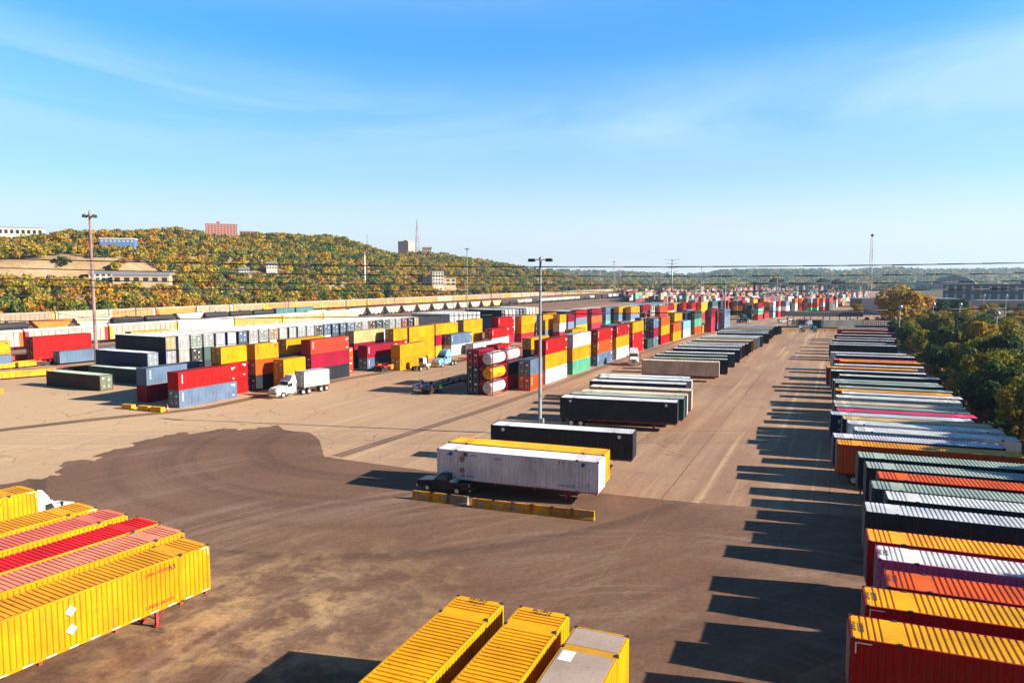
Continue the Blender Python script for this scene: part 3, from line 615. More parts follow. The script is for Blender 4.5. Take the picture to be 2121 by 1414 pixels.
        for x in (-9.5,-1.2,1.2,9.5):
            for sy in (-1,1): m.box(x-.25,x+.25,*sorted((sy*1.1,sy*1.3)),1.16,1.75)
        out.append(('stanchions',m.mesh('stanchions'),'e'))
    elif kind=='loco':
        out+=bog(MB(),7.2); b.mat(STEELD); b.box(-10.5,10.5,-1.4,1.4,1.15,1.4); b.box(-2.5,2.5,-1.3,1.3,.4,1.1); out.append(('underframe',b.mesh('underframe'),None))
        m=MB().mat(RAILP); m.box(-9.5,5.2,-1.05,1.05,1.4,4.1); m.box(-9.5,-6,-1.3,1.3,3.6,4.5); m.box(7.9,9.8,-.9,.9,1.4,2.8); out.append(('engine_hood',m.mesh('engine_hood'),'c'))
        m=MB().mat(RAILP); m.box(5.2,7.9,-1.5,1.5,1.4,4.4); m.mat(GLASS); m.box(7.86,7.94,-1.2,1.2,3.1,4.0); m.box(5.8,7.4,-1.54,1.54,3.1,3.9); out.append(('cab',m.mesh('cab'),'e'))
    return out
RC={k_:railcar_parts(k_) for k_ in ('autorack','tank','hopper','boxcar','well','flat','loco')}
RNAME=dict(autorack='autorack_railcar',tank='tank_railcar',hopper='hopper_railcar',boxcar='box_railcar',well='well_railcar',flat='flat_railcar',loco='locomotive')
def railcar(kind,loc,rz,cols,label,group,cat='railcar'):
    t=empty(RNAME[kind],loc,rz,label,'locomotive' if kind=='loco' else cat,group)
    for nm,me,key in RC[kind]: obj(nm,me,t,color=cols.get(key) if key else None)
    return t
# ---------------------------------------------------------------- ground, yard, rail bed
TH=R_(66); UX,UY=math.cos(TH),math.sin(TH); VX,VY=math.sin(TH),-math.cos(TH)
def UV(u,v): return (UX*u+VX*v,UY*u+VY*v)
def uvcoord(N,L,sx=1,sy=1):
    g=N.new('ShaderNodeNewGeometry'); r=N.new('ShaderNodeVectorRotate'); r.rotation_type='Z_AXIS'; r.inputs['Angle'].default_value=-TH
    L.new(g.outputs['Position'],r.inputs['Vector']); m=N.new('ShaderNodeMapping'); m.inputs['Scale'].default_value=(sx,sy,1); L.new(r.outputs[0],m.inputs[0]); return m.outputs[0]
def pos(N): return N.new('ShaderNodeNewGeometry').outputs['Position']
def lines(N,L,vec,axis,period,width):
    s=N.new('ShaderNodeSeparateXYZ'); L.new(vec,s.inputs[0])
    f=mth2(N,L,'FRACT',0,0) if False else None
    d=N.new('ShaderNodeMath'); d.operation='DIVIDE'; L.new(s.outputs[axis],d.inputs[0]); d.inputs[1].default_value=period
    f=N.new('ShaderNodeMath'); f.operation='FRACT'; L.new(d.outputs[0],f.inputs[0])
    l=N.new('ShaderNodeMath'); l.operation='LESS_THAN'; L.new(f.outputs[0],l.inputs[0]); l.inputs[1].default_value=width/period; return l.outputs[0]
def blob(N,L,cx,cy,r0,r1):
    """soft disc mask round a ground point"""
    d=N.new('ShaderNodeVectorMath'); d.operation='DISTANCE'; L.new(pos(N),d.inputs[0]); d.inputs[1].default_value=(cx,cy,0)
    m=N.new('ShaderNodeMapRange'); L.new(d.outputs['Value'],m.inputs[0]); m.inputs[1].default_value=r0; m.inputs[2].default_value=r1; m.inputs[3].default_value=1; m.inputs[4].default_value=0; return m.outputs[0]
def yard_mat():
    m,N,L,b=newmat('worn_yard_concrete'); st=uvcoord(N,L,.03,.35); fine=uvcoord(N,L,.5,2.2); p=pos(N)
    c=mixc(N,L,ramp(N,L,noise(N,L,.035,5,p),.35,.68),(.29,.162,.100),(.39,.228,.140))
    c=mixc(N,L,mth2(N,L,'MULTIPLY',ramp(N,L,noise(N,L,1.0,6,st,.6),.42,.7),.55),c,(.52,.35,.21))
    c=mixc(N,L,mth2(N,L,'MULTIPLY',ramp(N,L,noise(N,L,.8,7,fine,.7),.5,.75),.5),c,(.21,.135,.10))
    c=mixc(N,L,mth2(N,L,'MULTIPLY',ramp(N,L,noise(N,L,.09,7,p,.65,1.5),.52,.66),.40),c,(.24,.17,.13))
    st2=uvcoord(N,L,.012,.5); c=mixc(N,L,mth2(N,L,'MULTIPLY',ramp(N,L,noise(N,L,1.0,4,st2,.5),.56,.66),.5),c,(.66,.47,.28))
    jo=uvcoord(N,L,1,1); j=mth2(N,L,'MULTIPLY',lines(N,L,jo,1,14.5,.10),ramp(N,L,noise(N,L,.05,2,p),.38,.5)); c=mixc(N,L,mth2(N,L,'MULTIPLY',j,.45),c,(.10,.07,.055))
    j=mth2(N,L,'MULTIPLY',lines(N,L,jo,0,24,.09),ramp(N,L,noise(N,L,.06,2,p),.40,.5)); c=mixc(N,L,mth2(N,L,'MULTIPLY',j,.35),c,(.12,.085,.065))
    c=mixc(N,L,mth2(N,L,'MULTIPLY',blob(N,L,-75,108,20,95),.8),c,(.62,.42,.25))
    vo=N.new('ShaderNodeTexVoronoi'); vo.feature='DISTANCE_TO_EDGE'; vo.inputs['Scale'].default_value=.16; wp=N.new('ShaderNodeVectorMath'); wp.operation='ADD'; wn=N.new('ShaderNodeTexNoise'); wn.inputs['Scale'].default_value=.5; wn.inputs['Detail'].default_value=4; L.new(p,wn.inputs['Vector']); L.new(p,wp.inputs[0]); L.new(wn.outputs['Color'],wp.inputs[1]); L.new(wp.outputs[0],vo.inputs['Vector'])
    ck=mth2(N,L,'MULTIPLY',ramp(N,L,vo.outputs['Distance'],.004,.012,(1,1,1,1),(0,0,0,1)),ramp(N,L,noise(N,L,.06,3,p),.48,.56)); c=mixc(N,L,mth2(N,L,'MULTIPLY',ck,.6),c,(.12,.075,.05))
    c=mixc(N,L,mth2(N,L,'MULTIPLY',ramp(N,L,noise(N,L,.45,6,p,.6),.66,.70),.5),c,(.10,.07,.055))
    for sc_,q_ in ((1.6,.86),(6,.80)): c=mixc(N,L,1.0,c,ramp(N,L,noise(N,L,sc_,5,p,.85),.3,.7,(q_,q_,q_,1),(2-q_,2-q_,2-q_,1)),'MULTIPLY')
    L.new(c,b.inputs['Base Color']); b.inputs['Roughness'].default_value=.92; b.inputs['Specular IOR Level'].default_value=.2
    bp=N.new('ShaderNodeBump'); bp.inputs['Strength'].default_value=.35; bp.inputs['Distance'].default_value=.05; L.new(noise(N,L,3,8,p,.7),bp.inputs['Height']); L.new(bp.outputs[0],b.inputs['Normal'])
    return m
def asphalt_mat():
    m,N,L,b=newmat('dark_worn_asphalt'); p=pos(N)
    c=mixc(N,L,ramp(N,L,noise(N,L,.05,6,p,.6,.5),.3,.7),(.150,.078,.046),(.21,.116,.072))
    # curved tyre tracks: rings round the turning points, broken up by noise
    for (cx,cy,sc,seed) in ((26,22,.55,1),(-14,92,.42,2),(8,30,.8,3)):
        d=N.new('ShaderNodeVectorMath'); d.operation='DISTANCE'; L.new(p,d.inputs[0]); d.inputs[1].default_value=(cx,cy,0)
        cmb=N.new('ShaderNodeCombineXYZ'); L.new(d.outputs['Value'],cmb.inputs[0]); cmb.inputs[1].default_value=seed*7.3
        k=noise(N,L,sc,9,cmb.outputs[0],.75); msk=ramp(N,L,noise(N,L,.06,3,p),.42,.6)
        if seed!=2: 
            c=mixc(N,L,mth2(N,L,'MULTIPLY',mth2(N,L,'MULTIPLY',ramp(N,L,k,.50,.58),msk),.75),c,(.27,.175,.12))
        else: c=mixc(N,L,mth2(N,L,'MULTIPLY',ramp(N,L,k,.50,.60),.6),c,(.09,.05,.036))
    # dusty, sandy ground in front of the yellow containers
    dust=mth2(N,L,'MULTIPLY',blob(N,L,-15,43.5,3,15),ramp(N,L,noise(N,L,.30,10,p,.74,.25),.46,.60))
    c=mixc(N,L,mth2(N,L,'MULTIPLY',dust,.8),c,(.50,.32,.15))
    st=uvcoord(N,L,.5,2.5); c=mixc(N,L,mth2(N,L,'MULTIPLY',ramp(N,L,noise(N,L,.5,8,st,.75),.52,.72),.4),c,(.075,.045,.04))
    c=mixc(N,L,mth2(N,L,'MULTIPLY',ramp(N,L,noise(N,L,.6,9,p,.75,.4),.60,.66),.35),c,(.33,.215,.14))
    for sc_ in (2.2,9): c=mixc(N,L,1.0,c,ramp(N,L,noise(N,L,sc_,5,p,.85),.3,.7,(.72,.72,.73,1),(1.3,1.3,1.3,1)),'MULTIPLY')
    L.new(c,b.inputs['Base Color']); b.inputs['Roughness'].default_value=.9; b.inputs['Specular IOR Level'].default_value=.2
    bp=N.new('ShaderNodeBump'); bp.inputs['Strength'].default_value=.4; bp.inputs['Distance'].default_value=.05; L.new(noise(N,L,4,8,p,.75),bp.inputs['Height']); L.new(bp.outputs[0],b.inputs['Normal'])
    return m
def mottled(name,a,bc,s1=.05,s2=2.0,rough=.95,streak=False):
    m,N,L,b=newmat(name); p=uvcoord(N,L,.15,1) if streak else pos(N)
    c=mixc(N,L,ramp(N,L,noise(N,L,s1,6,p,.6),.32,.68),a,bc)
    sp=ramp(N,L,noise(N,L,s2,6,p,.75),.28,.72,(.7,.7,.7,1),(1.3,1.3,1.3,1)); c=mixc(N,L,1.0,c,sp,'MULTIPLY')
    L.new(c,b.inputs['Base Color']); b.inputs['Roughness'].default_value=rough; b.inputs['Specular IOR Level'].default_value=.15; return m
YARD=yard_mat(); ASPH=asphalt_mat()
GRND=mottled('scrubby_ground',(.075,.07,.025),(.19,.13,.06),.02,.6)
BALL=mottled('rail_ballast',(.25,.13,.075),(.36,.20,.12),.04,2.5,streak=True)
LOT=mottled('grey_parking_asphalt',(.10,.095,.09),(.17,.155,.14),.05,3)
RUNW=mottled('runway_strip',(.20,.12,.075),(.30,.18,.115),.1,3)
DIRT=mottled('oily_brown_dirt',(.15,.09,.05),(.27,.17,.10),.1,3)
RAILM=plain('worn_rail_steel',(.09,.065,.05),.5,.3)
def sheet(name,pts,z,mat,kind='structure',rag=0):
    if rag:
        q=[]
        for a,b in zip(pts,pts[1:]+pts[:1]):
            a=Vector((*a,0)); b=Vector((*b,0)); n=max(1,int((b-a).length/rag)); 
            for i in range(n):
                p=a.lerp(b,i/n); q.append((p.x,p.y))
        pts=q
    me=bpy.data.meshes.new(name); me.from_pydata([(x,y,z) for x,y in pts],[],[tuple(range(len(pts)))]); me.materials.append(mat)
    bm=bmesh.new(); bm.from_mesh(me); bmesh.ops.recalc_face_normals(bm,faces=bm.faces)
    for f in bm.faces:
        if f.normal.z<0: f.normal_flip()
    bmesh.ops.triangulate(bm,faces=bm.faces); bm.to_mesh(me); bm.free()
    o=obj(name,me); return tag(o,kind=kind)
def ribbon(name,pts,w0,w1,z,mat,z1=None):
    """strip along a polyline, from lateral offset w0 to w1 (to the right)"""
    P=[Vector((*p,0)) for p in pts]; m=MB().mat(mat); A=[];B=[]
    for i,p in enumerate(P):
        d=(P[min(i+1,len(P)-1)]-P[max(i-1,0)]).normalized(); n=Vector((d.y,-d.x,0)); A.append(p+n*w0); B.append(p+n*w1)
    for i in range(len(P)-1): 
        if z1 is None: m.quad((A[i].x,A[i].y,z),(B[i].x,B[i].y,z),(B[i+1].x,B[i+1].y,z),(A[i+1].x,A[i+1].y,z))
        else:
            m.quad((A[i].x,A[i].y,z1),(B[i].x,B[i].y,z1),(B[i+1].x,B[i+1].y,z1),(A[i+1].x,A[i+1].y,z1))
            m.quad((A[i].x,A[i].y,z),(A[i].x,A[i].y,z1),(A[i+1].x,A[i+1].y,z1),(A[i+1].x,A[i+1].y,z)); m.quad((B[i].x,B[i].y,z),(B[i].x,B[i].y,z1),(B[i+1].x,B[i+1].y,z1),(B[i+1].x,B[i+1].y,z))
    return m
sheet('ground',[(-14000,-3000),(14000,-3000),(14000,16000),(-14000,16000)],-.02,GRND)
ASPH_EDGE=[(-62.1,67.6),(-56,70.6),(-51.5,72.0),(-47.7,75.3),(-49.2,78),(-50.7,81.0),(-48.8,82.2),(-47.1,81.4),(-48.9,84.6),(-48.4,87.4),(-46.8,88.9),(-47.8,91.3),(-46.1,94.2),(-44.4,97.3),(-43.1,96.1),(-41.4,97.9),(-39.7,100.5),(-37.8,98.6),(-36.0,99.5),(-33.2,102.2),(-31.4,99.0),(-29.5,97.9),(-27.4,97.3),(-25.1,93.3),(-23.9,90.0),(-21.9,83.7),(-15.2,80.3),(-8.0,76.8),(3.3,70.8),(9.3,68.8),(16.5,66.1),(23.2,64.2),(29.3,61.9),(47.1,56.0)]
sheet('yard_concrete',[UV(-70,-175),UV(180,-175),UV(1500,-175),UV(1500,90),UV(420,60),UV(300,22),UV(-10,24),UV(-70,24)],0,YARD)
er=random.Random(12); EDGE=[]
for i_,(a,b) in enumerate(zip(ASPH_EDGE,ASPH_EDGE[1:])):
    d_=math.dist(a,b); n=max(1,int(d_/.5)); rag=1.0 if 2<=i_<19 else .1; nx,ny=-(b[1]-a[1])/d_,(b[0]-a[0])/d_
    for k in range(n):
        o_=(er.gauss(0,.22)+.30*math.sin(k*1.3+i_)) *rag if k else 0
        EDGE.append((a[0]+(b[0]-a[0])*k/n+nx*o_,a[1]+(b[1]-a[1])*k/n+ny*o_))
EDGE.append(ASPH_EDGE[-1])
sheet('asphalt_pavement',EDGE+[(60,30),(60,-40),(-110,-40),(-110,60)],.004,ASPH)
sheet('rail_bed',[UV(-120,-175),UV(1600,-175),UV(1600,-345),UV(-120,-345)],0,BALL)
sheet('parking_lot',[UV(110,62),UV(300,62),UV(420,75),UV(560,120),UV(560,330),UV(110,330)],0,LOT)
RAILS=[(-20.3,83.7),(-4.6,113.7),(4.9,133.6),(14.2,154.8),(31.0,192.9),(56,244),(84.8,301.5),(127.8,386.8),(190,500)]
m=ribbon('',RAILS,-.95,.65,.004,RUNW); o=m.build('crane_runway'); tag(o,kind='structure')
m=ribbon('',RAILS,-.72,-.60,.004,RAILM,.04); m2=ribbon('',RAILS,.35,.47,.004,RAILM,.04)
n0=len(m.v); m.v+=m2.v; m.f+=[tuple(i+n0 for i in f) for f in m2.f]; m.m+=m2.m; m.sm+=m2.sm; o=m.build('runway_rails'); tag(o,kind='structure')
DIRTL=[(-74.5,95.7),(-62.8,106.5),(-54.0,112.9),(-50.0,116.5),(-45.0,128.1),(-35.8,150.3),(-24.8,168.7),(-7.0,201.2),(20,258)]
o=ribbon('',DIRTL,-.4,2.0,.004,DIRT).build('dirt_strip'); tag(o,kind='structure')
o=ribbon('',[UV(-60,-14.2),UV(280,-15)],0,.09,.0042,DIRT).build('pavement_joint'); tag(o,kind='structure')
# tracks of the rail yard
for v_ in (-181,-196,-208,-220,-236,-250,-264,-278,-292,-306,-320,-333):
    m=MB().mat(STEELD)
    for dv in (-.76,.69):
        a=[UV(0 if v_<-190 else 40,v_+dv),UV(1500,v_+dv),UV(1500,v_+dv+.09),UV(0 if v_<-190 else 40,v_+dv+.09)]
        m.v+= [(x,y,.004) for x,y in a]+[(x,y,.16) for x,y in a]; n=len(m.v)-8
        for q in ((4,5,6,7),(0,1,5,4),(1,2,6,5),(2,3,7,6),(3,0,4,7)): m.face([n+i for i in q])
    tag(m.build('railway_track'),kind='structure')
# ---------------------------------------------------------------- foliage
def foliage_mat(name,attr):
    m,N,L,b=newmat(name)
    if attr: a=N.new('ShaderNodeAttribute'); a.attribute_name='tint'; col=a.outputs['Color']
    else: a=N.new('ShaderNodeObjectInfo'); col=a.outputs['Color']
    g=pos(N); hs=N.new('ShaderNodeHueSaturation'); L.new(col,hs.inputs['Color'])
    k=noise(N,L,.55 if not attr else .12,3,g); mr=N.new('ShaderNodeMapRange'); L.new(k,mr.inputs[0]); mr.inputs[1].default_value=.3; mr.inputs[2].default_value=.7; mr.inputs[3].default_value=.47 if not attr else .49; mr.inputs[4].default_value=.53; L.new(mr.outputs[0],hs.inputs['Hue'])
    k=noise(N,L,1.7 if not attr else .5,2,g); mr=N.new('ShaderNodeMapRange'); L.new(k,mr.inputs[0]); mr.inputs[1].default_value=.3; mr.inputs[2].default_value=.7; mr.inputs[3].default_value=.55 if not attr else .78; mr.inputs[4].default_value=1.65 if not attr else 1.3; L.new(mr.outputs[0],hs.inputs['Value'])
    L.new(hs.outputs[0],b.inputs['Base Color']); b.inputs['Roughness'].default_value=.7; b.inputs['Specular IOR Level'].default_value=.15
    tr=N.new('ShaderNodeBsdfTranslucent'); L.new(hs.outputs[0],tr.inputs[0]); ms=N.new('ShaderNodeMixShader'); ms.inputs[0].default_value=.30
    out=[n for n in N if n.type=='OUTPUT_MATERIAL'][0]; L.new(b.outputs[0],ms.inputs[1]); L.new(tr.outputs[0],ms.inputs[2]); L.new(ms.outputs[0],out.inputs[0]); return m
LEAF=foliage_mat('autumn_leaves',False); LEAFA=foliage_mat('forest_leaves',True); BARK=plain('bark',(.09,.06,.04),.9)
nr=np.random.default_rng(5)
def crown_arrays(n,rx,rz,size,lobes=8,seed=0):
    """n leaf clumps spread through an uneven crown centred over the origin, base at z=0"""
    g=np.random.default_rng(seed)
    ang=g.uniform(0,6.283,lobes); rr=rx*g.uniform(.2,.78,lobes); zz=rz*g.uniform(.55,1.45,lobes)
    cen=np.stack([rr*np.cos(ang),rr*np.sin(ang),zz],1); cen[0]=(0,0,rz*1.5); rad=rx*g.uniform(.26,.56,lobes)
    w_=rad**2/np.sum(rad**2); li=g.choice(lobes,n,p=w_)
    d=g.normal(size=(n,3)); d/=np.linalg.norm(d,axis=1)[:,None]; t=g.uniform(.55,1.0,n)**.5
    P=cen[li]+d*(rad[li]*t)[:,None]*np.array([1,1,.8]); P[:,2]=np.maximum(P[:,2],.1)
    nn=d*.9+g.normal(size=(n,3))*.7+np.array([0,0,.35]); nn/=np.linalg.norm(nn,axis=1)[:,None]
    a=np.cross(nn,g.normal(size=(n,3))); a/=np.linalg.norm(a,axis=1)[:,None]; b=np.cross(nn,a)
    s=size*g.uniform(.6,1.35,n)[:,None]; q=g.uniform(.45,1,n)[:,None]
    V=np.stack([P-a*s,P-b*s*q,P+a*s,P+b*s*q],1); return V  # n,4,3
def mesh_from_quads(name,V,mat,tint=None):
    n=V.shape[0]; me=bpy.data.meshes.new(name); me.vertices.add(n*4); me.vertices.foreach_set('co',V.reshape(-1).astype(np.float32))
    me.loops.add(n*4); me.loops.foreach_set('vertex_index',np.arange(n*4,dtype=np.int32)); me.polygons.add(n); me.polygons.foreach_set('loop_start',np.arange(0,n*4,4,dtype=np.int32))
    try: me.polygons.foreach_set('loop_total',np.full(n,4,dtype=np.int32))
    except Exception: pass
    me.materials.append(mat)
    if tint is not None:
        at_=me.attributes.new('tint','FLOAT_COLOR','POINT'); at_.data.foreach_set('color',np.repeat(np.c_[tint,np.ones(n)],4,axis=0).reshape(-1).astype(np.float32))
    me.update(); me.validate(); return me
def trunk_mesh(h,r,seed,rx):
    g=random.Random(seed); m=MB().mat(BARK); m.smooth=True
    m.beam((0,0,-.2),(0,0,h*.55),r,8,r*.6); m.beam((0,0,h*.55),(.2,.1,h*.85),r*.6,6,r*.2)
    for k in range(6):
        a=g.uniform(0,6.28); z0=h*g.uniform(.28,.6); l=rx*g.uniform(.5,.8); m.beam((0,0,z0),(l*math.cos(a),l*math.sin(a),z0+l*g.uniform(.5,1.0)),r*.35,5,r*.1)
    return m.mesh('trunk')
TREES={}
for i in range(8):   # near trees, about 9 m
    TREES['near',i]=(mesh_from_quads('crown',crown_arrays(2900,(4.2,3.7,4.6)[i%3],(3.4,4.1,3.0)[i%3],(.34,.28,.38)[i%3],(9,14,18,12)[i%4],20+i)+np.array([0,0,1.8]),LEAF),trunk_mesh(7.5,.22,i,4.2))
for i in range(4):   # far trees, about 11 m
    TREES['far',i]=(mesh_from_quads('crown',crown_arrays(420,4.8,3.8,.85,9,50+i)+np.array([0,0,1.6]),LEAF),trunk_mesh(8.5,.28,i,4.8))
TINT={'golden':(.36,.215,.015),'orange':(.38,.165,.015),'green':(.10,.135,.018),'dark green':(.04,.07,.018),'olive':(.22,.185,.015),'rusty':(.26,.13,.03)}
def tree(kind,loc,s,tint,label,group,name='broadleaf_tree',sz=1.0):
    i=rnd.randrange(8 if kind=='near' else 4); cm,tm=TREES[kind,i]
    t=empty(name,loc,rnd.uniform(0,6.28),label,'tree',group); t.scale=(s,s,s*sz)
    obj('crown',cm,t,color=jit(TINT[tint],.2)); obj('trunk',tm,t); return t
# ---------------------------------------------------------------- hills
def ridge(px):      # left hill: height (m) of the wooded skyline along the picture, from bearings
    X=[-300,0,90,200,330,400,500,540,590,620,660,700,750,800,840,900,940,985,1010,1040,1100]
    Y=[492,489,481,479,472,480,484,482,484,492,502,509,519,521,522,527,530,545,556,570,580]
    return np.interp(px,X,Y)
RV=-640.
def hill_h(x,y):
    """ground height of the left hill"""
    v=VX*x+VY*y; u=UX*x+UY*y; out=np.zeros_like(x)
    px=1060.5+FPX*x/np.maximum(y,1)
    dx=(px-1060.5)/FPX; t=RV/np.minimum(VX*dx+VY,-.05)      # depth of the ridge on this bearing
    H=20.5+(579.7-ridge(px))/FPX*t-9.5; H=np.maximum(H,0)
    # smooth the bearing dependence into a function of u only
    return H
us=np.arange(-300,2300,10.)
def ridge_of_u():
    """sample bearing-based crest height at points on the crest line, as a function of u"""
    xs=UX*us+VX*RV; ys=UY*us+VY*RV; ok=ys>60; px=np.where(ok,1060.5+FPX*xs/np.maximum(ys,1),-300)
    H=20.5+(579.7-ridge(px))/FPX*ys-9.5; H[~ok]=60; return np.maximum(H,0)
RU=ridge_of_u()
def hh(u,v):
    H=np.interp(u,us,RU); t=np.clip((-v-350)/(-RV-350),0,1.6)
    s=np.where(t<1,np.sin(np.clip(t,0,1)*math.pi/2)**1.15,1-.5*(t-1))
    b=2.2*np.sin(u*.021+v*.013)+1.8*np.sin(u*.047-v*.03+1)+1.4*np.sin(v*.07+u*.012)
    vc=np.interp(u,[250,340,390],[-503,-476,-455]); cliff=np.clip(1-np.abs(u-300)/110,0,1)**.5*12*(1/(1+np.exp((v-vc)/4))-.5)*np.exp(-((v-vc)/55)**2)
    return np.maximum(0,H*s+b*np.clip(t*4,0,1)+cliff*np.clip(t*3,0,1))
def grid_mesh(name,fn,u0,u1,v0,v1,du,dv,mat):
    U=np.arange(u0,u1+du,du); V=np.arange(v0,v1+dv,dv); A,B=np.meshgrid(U,V,indexing='ij'); Z=fn(A,B)
    X=UX*A+VX*B; Y=UY*A+VY*B; co=np.stack([X,Y,Z],-1).reshape(-1,3); nu,nv=A.shape
    idx=np.arange(nu*nv).reshape(nu,nv); q=np.stack([idx[:-1,:-1],idx[1:,:-1],idx[1:,1:],idx[:-1,1:]],-1).reshape(-1,4)
    me=bpy.data.meshes.new(name); me.from_pydata(co.tolist(),[],q.tolist()); me.materials.append(mat)
    for p in me.polygons: p.use_smooth=True
    return me
HILLM=mottled('hill_soil_and_rock',(.30,.19,.09),(.42,.30,.17),.02,.25)
tag(obj('hills',grid_mesh('hills',lambda a,b:hh(a,b)-.03,-300,2290,-1000,-346,12,9,HILLM)),kind='structure')
def forest(name,pts,z,scale,tints,mat,nq,size,seed,kind='stuff',variants=6):
    g=np.random.default_rng(seed); tem=[crown_arrays(nq,4.6,3.4,size,7,seed*10+i) for i in range(variants)]
    vi=g.integers(0,variants,len(pts)); Vs=[];Ts=[]
    for k in range(variants):
        s=np.where(vi==k)[0]
        if not len(s): continue
        a=g.uniform(0,6.283,len(s)); ca,sa=np.cos(a),np.sin(a); T=tem[k]; sc=scale[s][:,None,None]
        X=(T[None,:,:,0]*ca[:,None,None]-T[None,:,:,1]*sa[:,None,None])*sc+pts[s][:,0][:,None,None]
        Y=(T[None,:,:,0]*sa[:,None,None]+T[None,:,:,1]*ca[:,None,None])*sc+pts[s][:,1][:,None,None]
        Z=T[None,:,:,2]*sc+z[s][:,None,None]; Vs.append(np.stack([X,Y,Z],-1).reshape(-1,4,3)); Ts.append(np.repeat(tints[s],nq,axis=0))
    o=obj(name,mesh_from_quads(name,np.concatenate(Vs),mat,np.concatenate(Ts))); return tag(o,kind=kind)
def tints_for(g,n,warm,patch):
    pal=np.array([(.43,.25,.025),(.44,.195,.025),(.33,.24,.025),(.16,.18,.03),(.085,.12,.03),(.27,.17,.05),(.33,.25,.07)])
    pr=np.array([.32,.10,.27,.12,.09,.04,.06]); pg=np.array([.08,.01,.26,.34,.26,.01,.04])
    w_=np.clip(warm+patch,0,1)[:,None]; P=pr*w_+pg*(1-w_); P/=P.sum(1)[:,None]; c=np.cumsum(P,1); r=g.random(n)[:,None]; i=(r>c).sum(1).clip(0,6)
    return pal[i]*g.uniform(.78,1.25,n)[:,None]
CLEAR=[(-249,495,21,34),(-222,611,8,24),(-210,643,9,24),(-80,780,14,30),(-68,800,22,30),(-330,618,20,30),(-215,1500,15,20),(-420,1000,20,20),(-278,500,10,22)]
g=np.random.default_rng(3)
sp=8.2; A,B=np.meshgrid(np.arange(-60,2290,sp),np.arange(-930,-352,sp),indexing='ij'); A=(A+g.uniform(-3.4,3.4,A.shape)).ravel(); B=(B+g.uniform(-3.4,3.4,B.shape)).ravel()
X=UX*A+VX*B; Y=UY*A+VY*B; PX=1060.5+FPX*X/np.maximum(Y,1)
keep=(Y>120)&(PX>-60)&(PX<1330)&(B>RV-45)
VC=np.interp(A,[250,340,392],[-500,-474,-452]); HW=np.interp(A,[250,330,395],[24,19,6])
cl=(np.abs(B-VC-4)<HW)&(A<398)&(g.random(len(A))<.93); keep&=~cl            # the bare tan cliff
for bx,by,br,bl in CLEAR:                                                # clearings round the houses and on their downhill side
    dd=math.hypot(bx,by); tx,ty=-bx/dd,-by/dd; al=(X-bx)*tx+(Y-by)*ty; ac=np.abs((X-bx)*ty-(Y-by)*tx); keep&=~((al>-10)&(al<bl)&(ac<br))
keep&=~((g.random(len(A))<.35)&(A>1000))
A,B,X,Y=A[keep],B[keep],X[keep],Y[keep]
pt=.35*np.sin(A*.013+B*.02)+.25*np.sin(A*.05-B*.03)
warm=np.clip(.85-(A-150)/1400,.25,.9)
forest('hillside_forest',np.stack([X,Y],1),hh(A,B)-.6,g.uniform(.75,1.35,len(A)),tints_for(g,len(A),warm,pt),LEAFA,120,.86,11)
# far hills across the valley: crest drawn from bearings, 3.6 km off
def farcrest(px):
    Xp=[600,900,1035,1130,1240,1300,1380,1440,1490,1560,1700,1740,1800,1850,1900,1950,2121,2600]
    Yp=[560,557,555.5,558,561,563,569,570,562,558.5,557,561,556,552.7,557,558.5,558,556]
    return np.interp(px,Xp,Yp)
def far_h(x,y,d0=2300.,d1=3700.):
    px=1060.5+FPX*x/y; H=20.5+(579.7-farcrest(px))/FPX*d1-9
    t=np.clip((y-d0)/(d1-d0),0,1.3); s=np.where(t<1,t**.8,1-(t-1)); return H*s+7*np.sin(x*.004+y*.003)*np.clip(t*3,0,1)*(t<.93)
Xf,Yf=np.meshgrid(np.arange(-1400,3500,45.),np.arange(2300,4250,50.),indexing='ij'); Zf=far_h(Xf,Yf)
co=np.stack([Xf,Yf,Zf],-1).reshape(-1,3); nu,nv=Xf.shape; idx=np.arange(nu*nv).reshape(nu,nv); q=np.stack([idx[:-1,:-1],idx[1:,:-1],idx[1:,1:],idx[:-1,1:]],-1).reshape(-1,4)
me=bpy.data.meshes.new('far_hills'); me.from_pydata(co.tolist(),[],q.tolist()); me.materials.append(mottled('far_hill_scrub',(.05,.06,.02),(.12,.10,.04),.004,.02)); tag(obj('far_hills',me),kind='structure')
n=8200; Yp=g.uniform(1500,3780,n)**1.0; PXp=g.uniform(930,2180,n); Xp=(PXp-1060.5)/FPX*Yp; Zp=np.where(Yp>2300,far_h(Xp,np.maximum(Yp,2300)),0)
forest('far_valley_woods',np.stack([Xp,Yp],1),Zp-1,g.uniform(1.4,2.6,n),tints_for(g,n,np.full(n,.22),.2*np.sin(Xp*.004)),LEAFA,26,2.1,13)
# ---------------------------------------------------------------- containers: parked trailers
ORD=['first','second','third','fourth','fifth','sixth','seventh','eighth','ninth','tenth','eleventh','twelfth','thirteenth','fourteenth','fifteenth','sixteenth','seventeenth','eighteenth','nineteenth','twentieth']
def ordn(i):
    if i<20: return ORD[i]
    t,o=divmod(i+1,10); tens={2:'twent',3:'thirt',4:'fort',5:'fift',6:'sixt'}[t]
    return tens+'ieth' if o==0 else tens+'y-'+ORD[o-1]
GRP={'L':'long containers parked at the lower left','N':'long containers parked at the bottom centre','M':'containers parked on chassis in the middle row','R':'containers parked on chassis in the right-hand row'}
WH={'L':'%s from the front at lower left','N':'%s from the left at bottom centre','M':'%s from the front in the middle row','R':'%s from the front in the right-hand row'}
PARK={}
cnt={k:0 for k in GRP}
C['W2']=((.78,.82,.86),'white'); C['R2']=((.72,.012,.016),'bright red'); ROOFN['R2']='bright red'
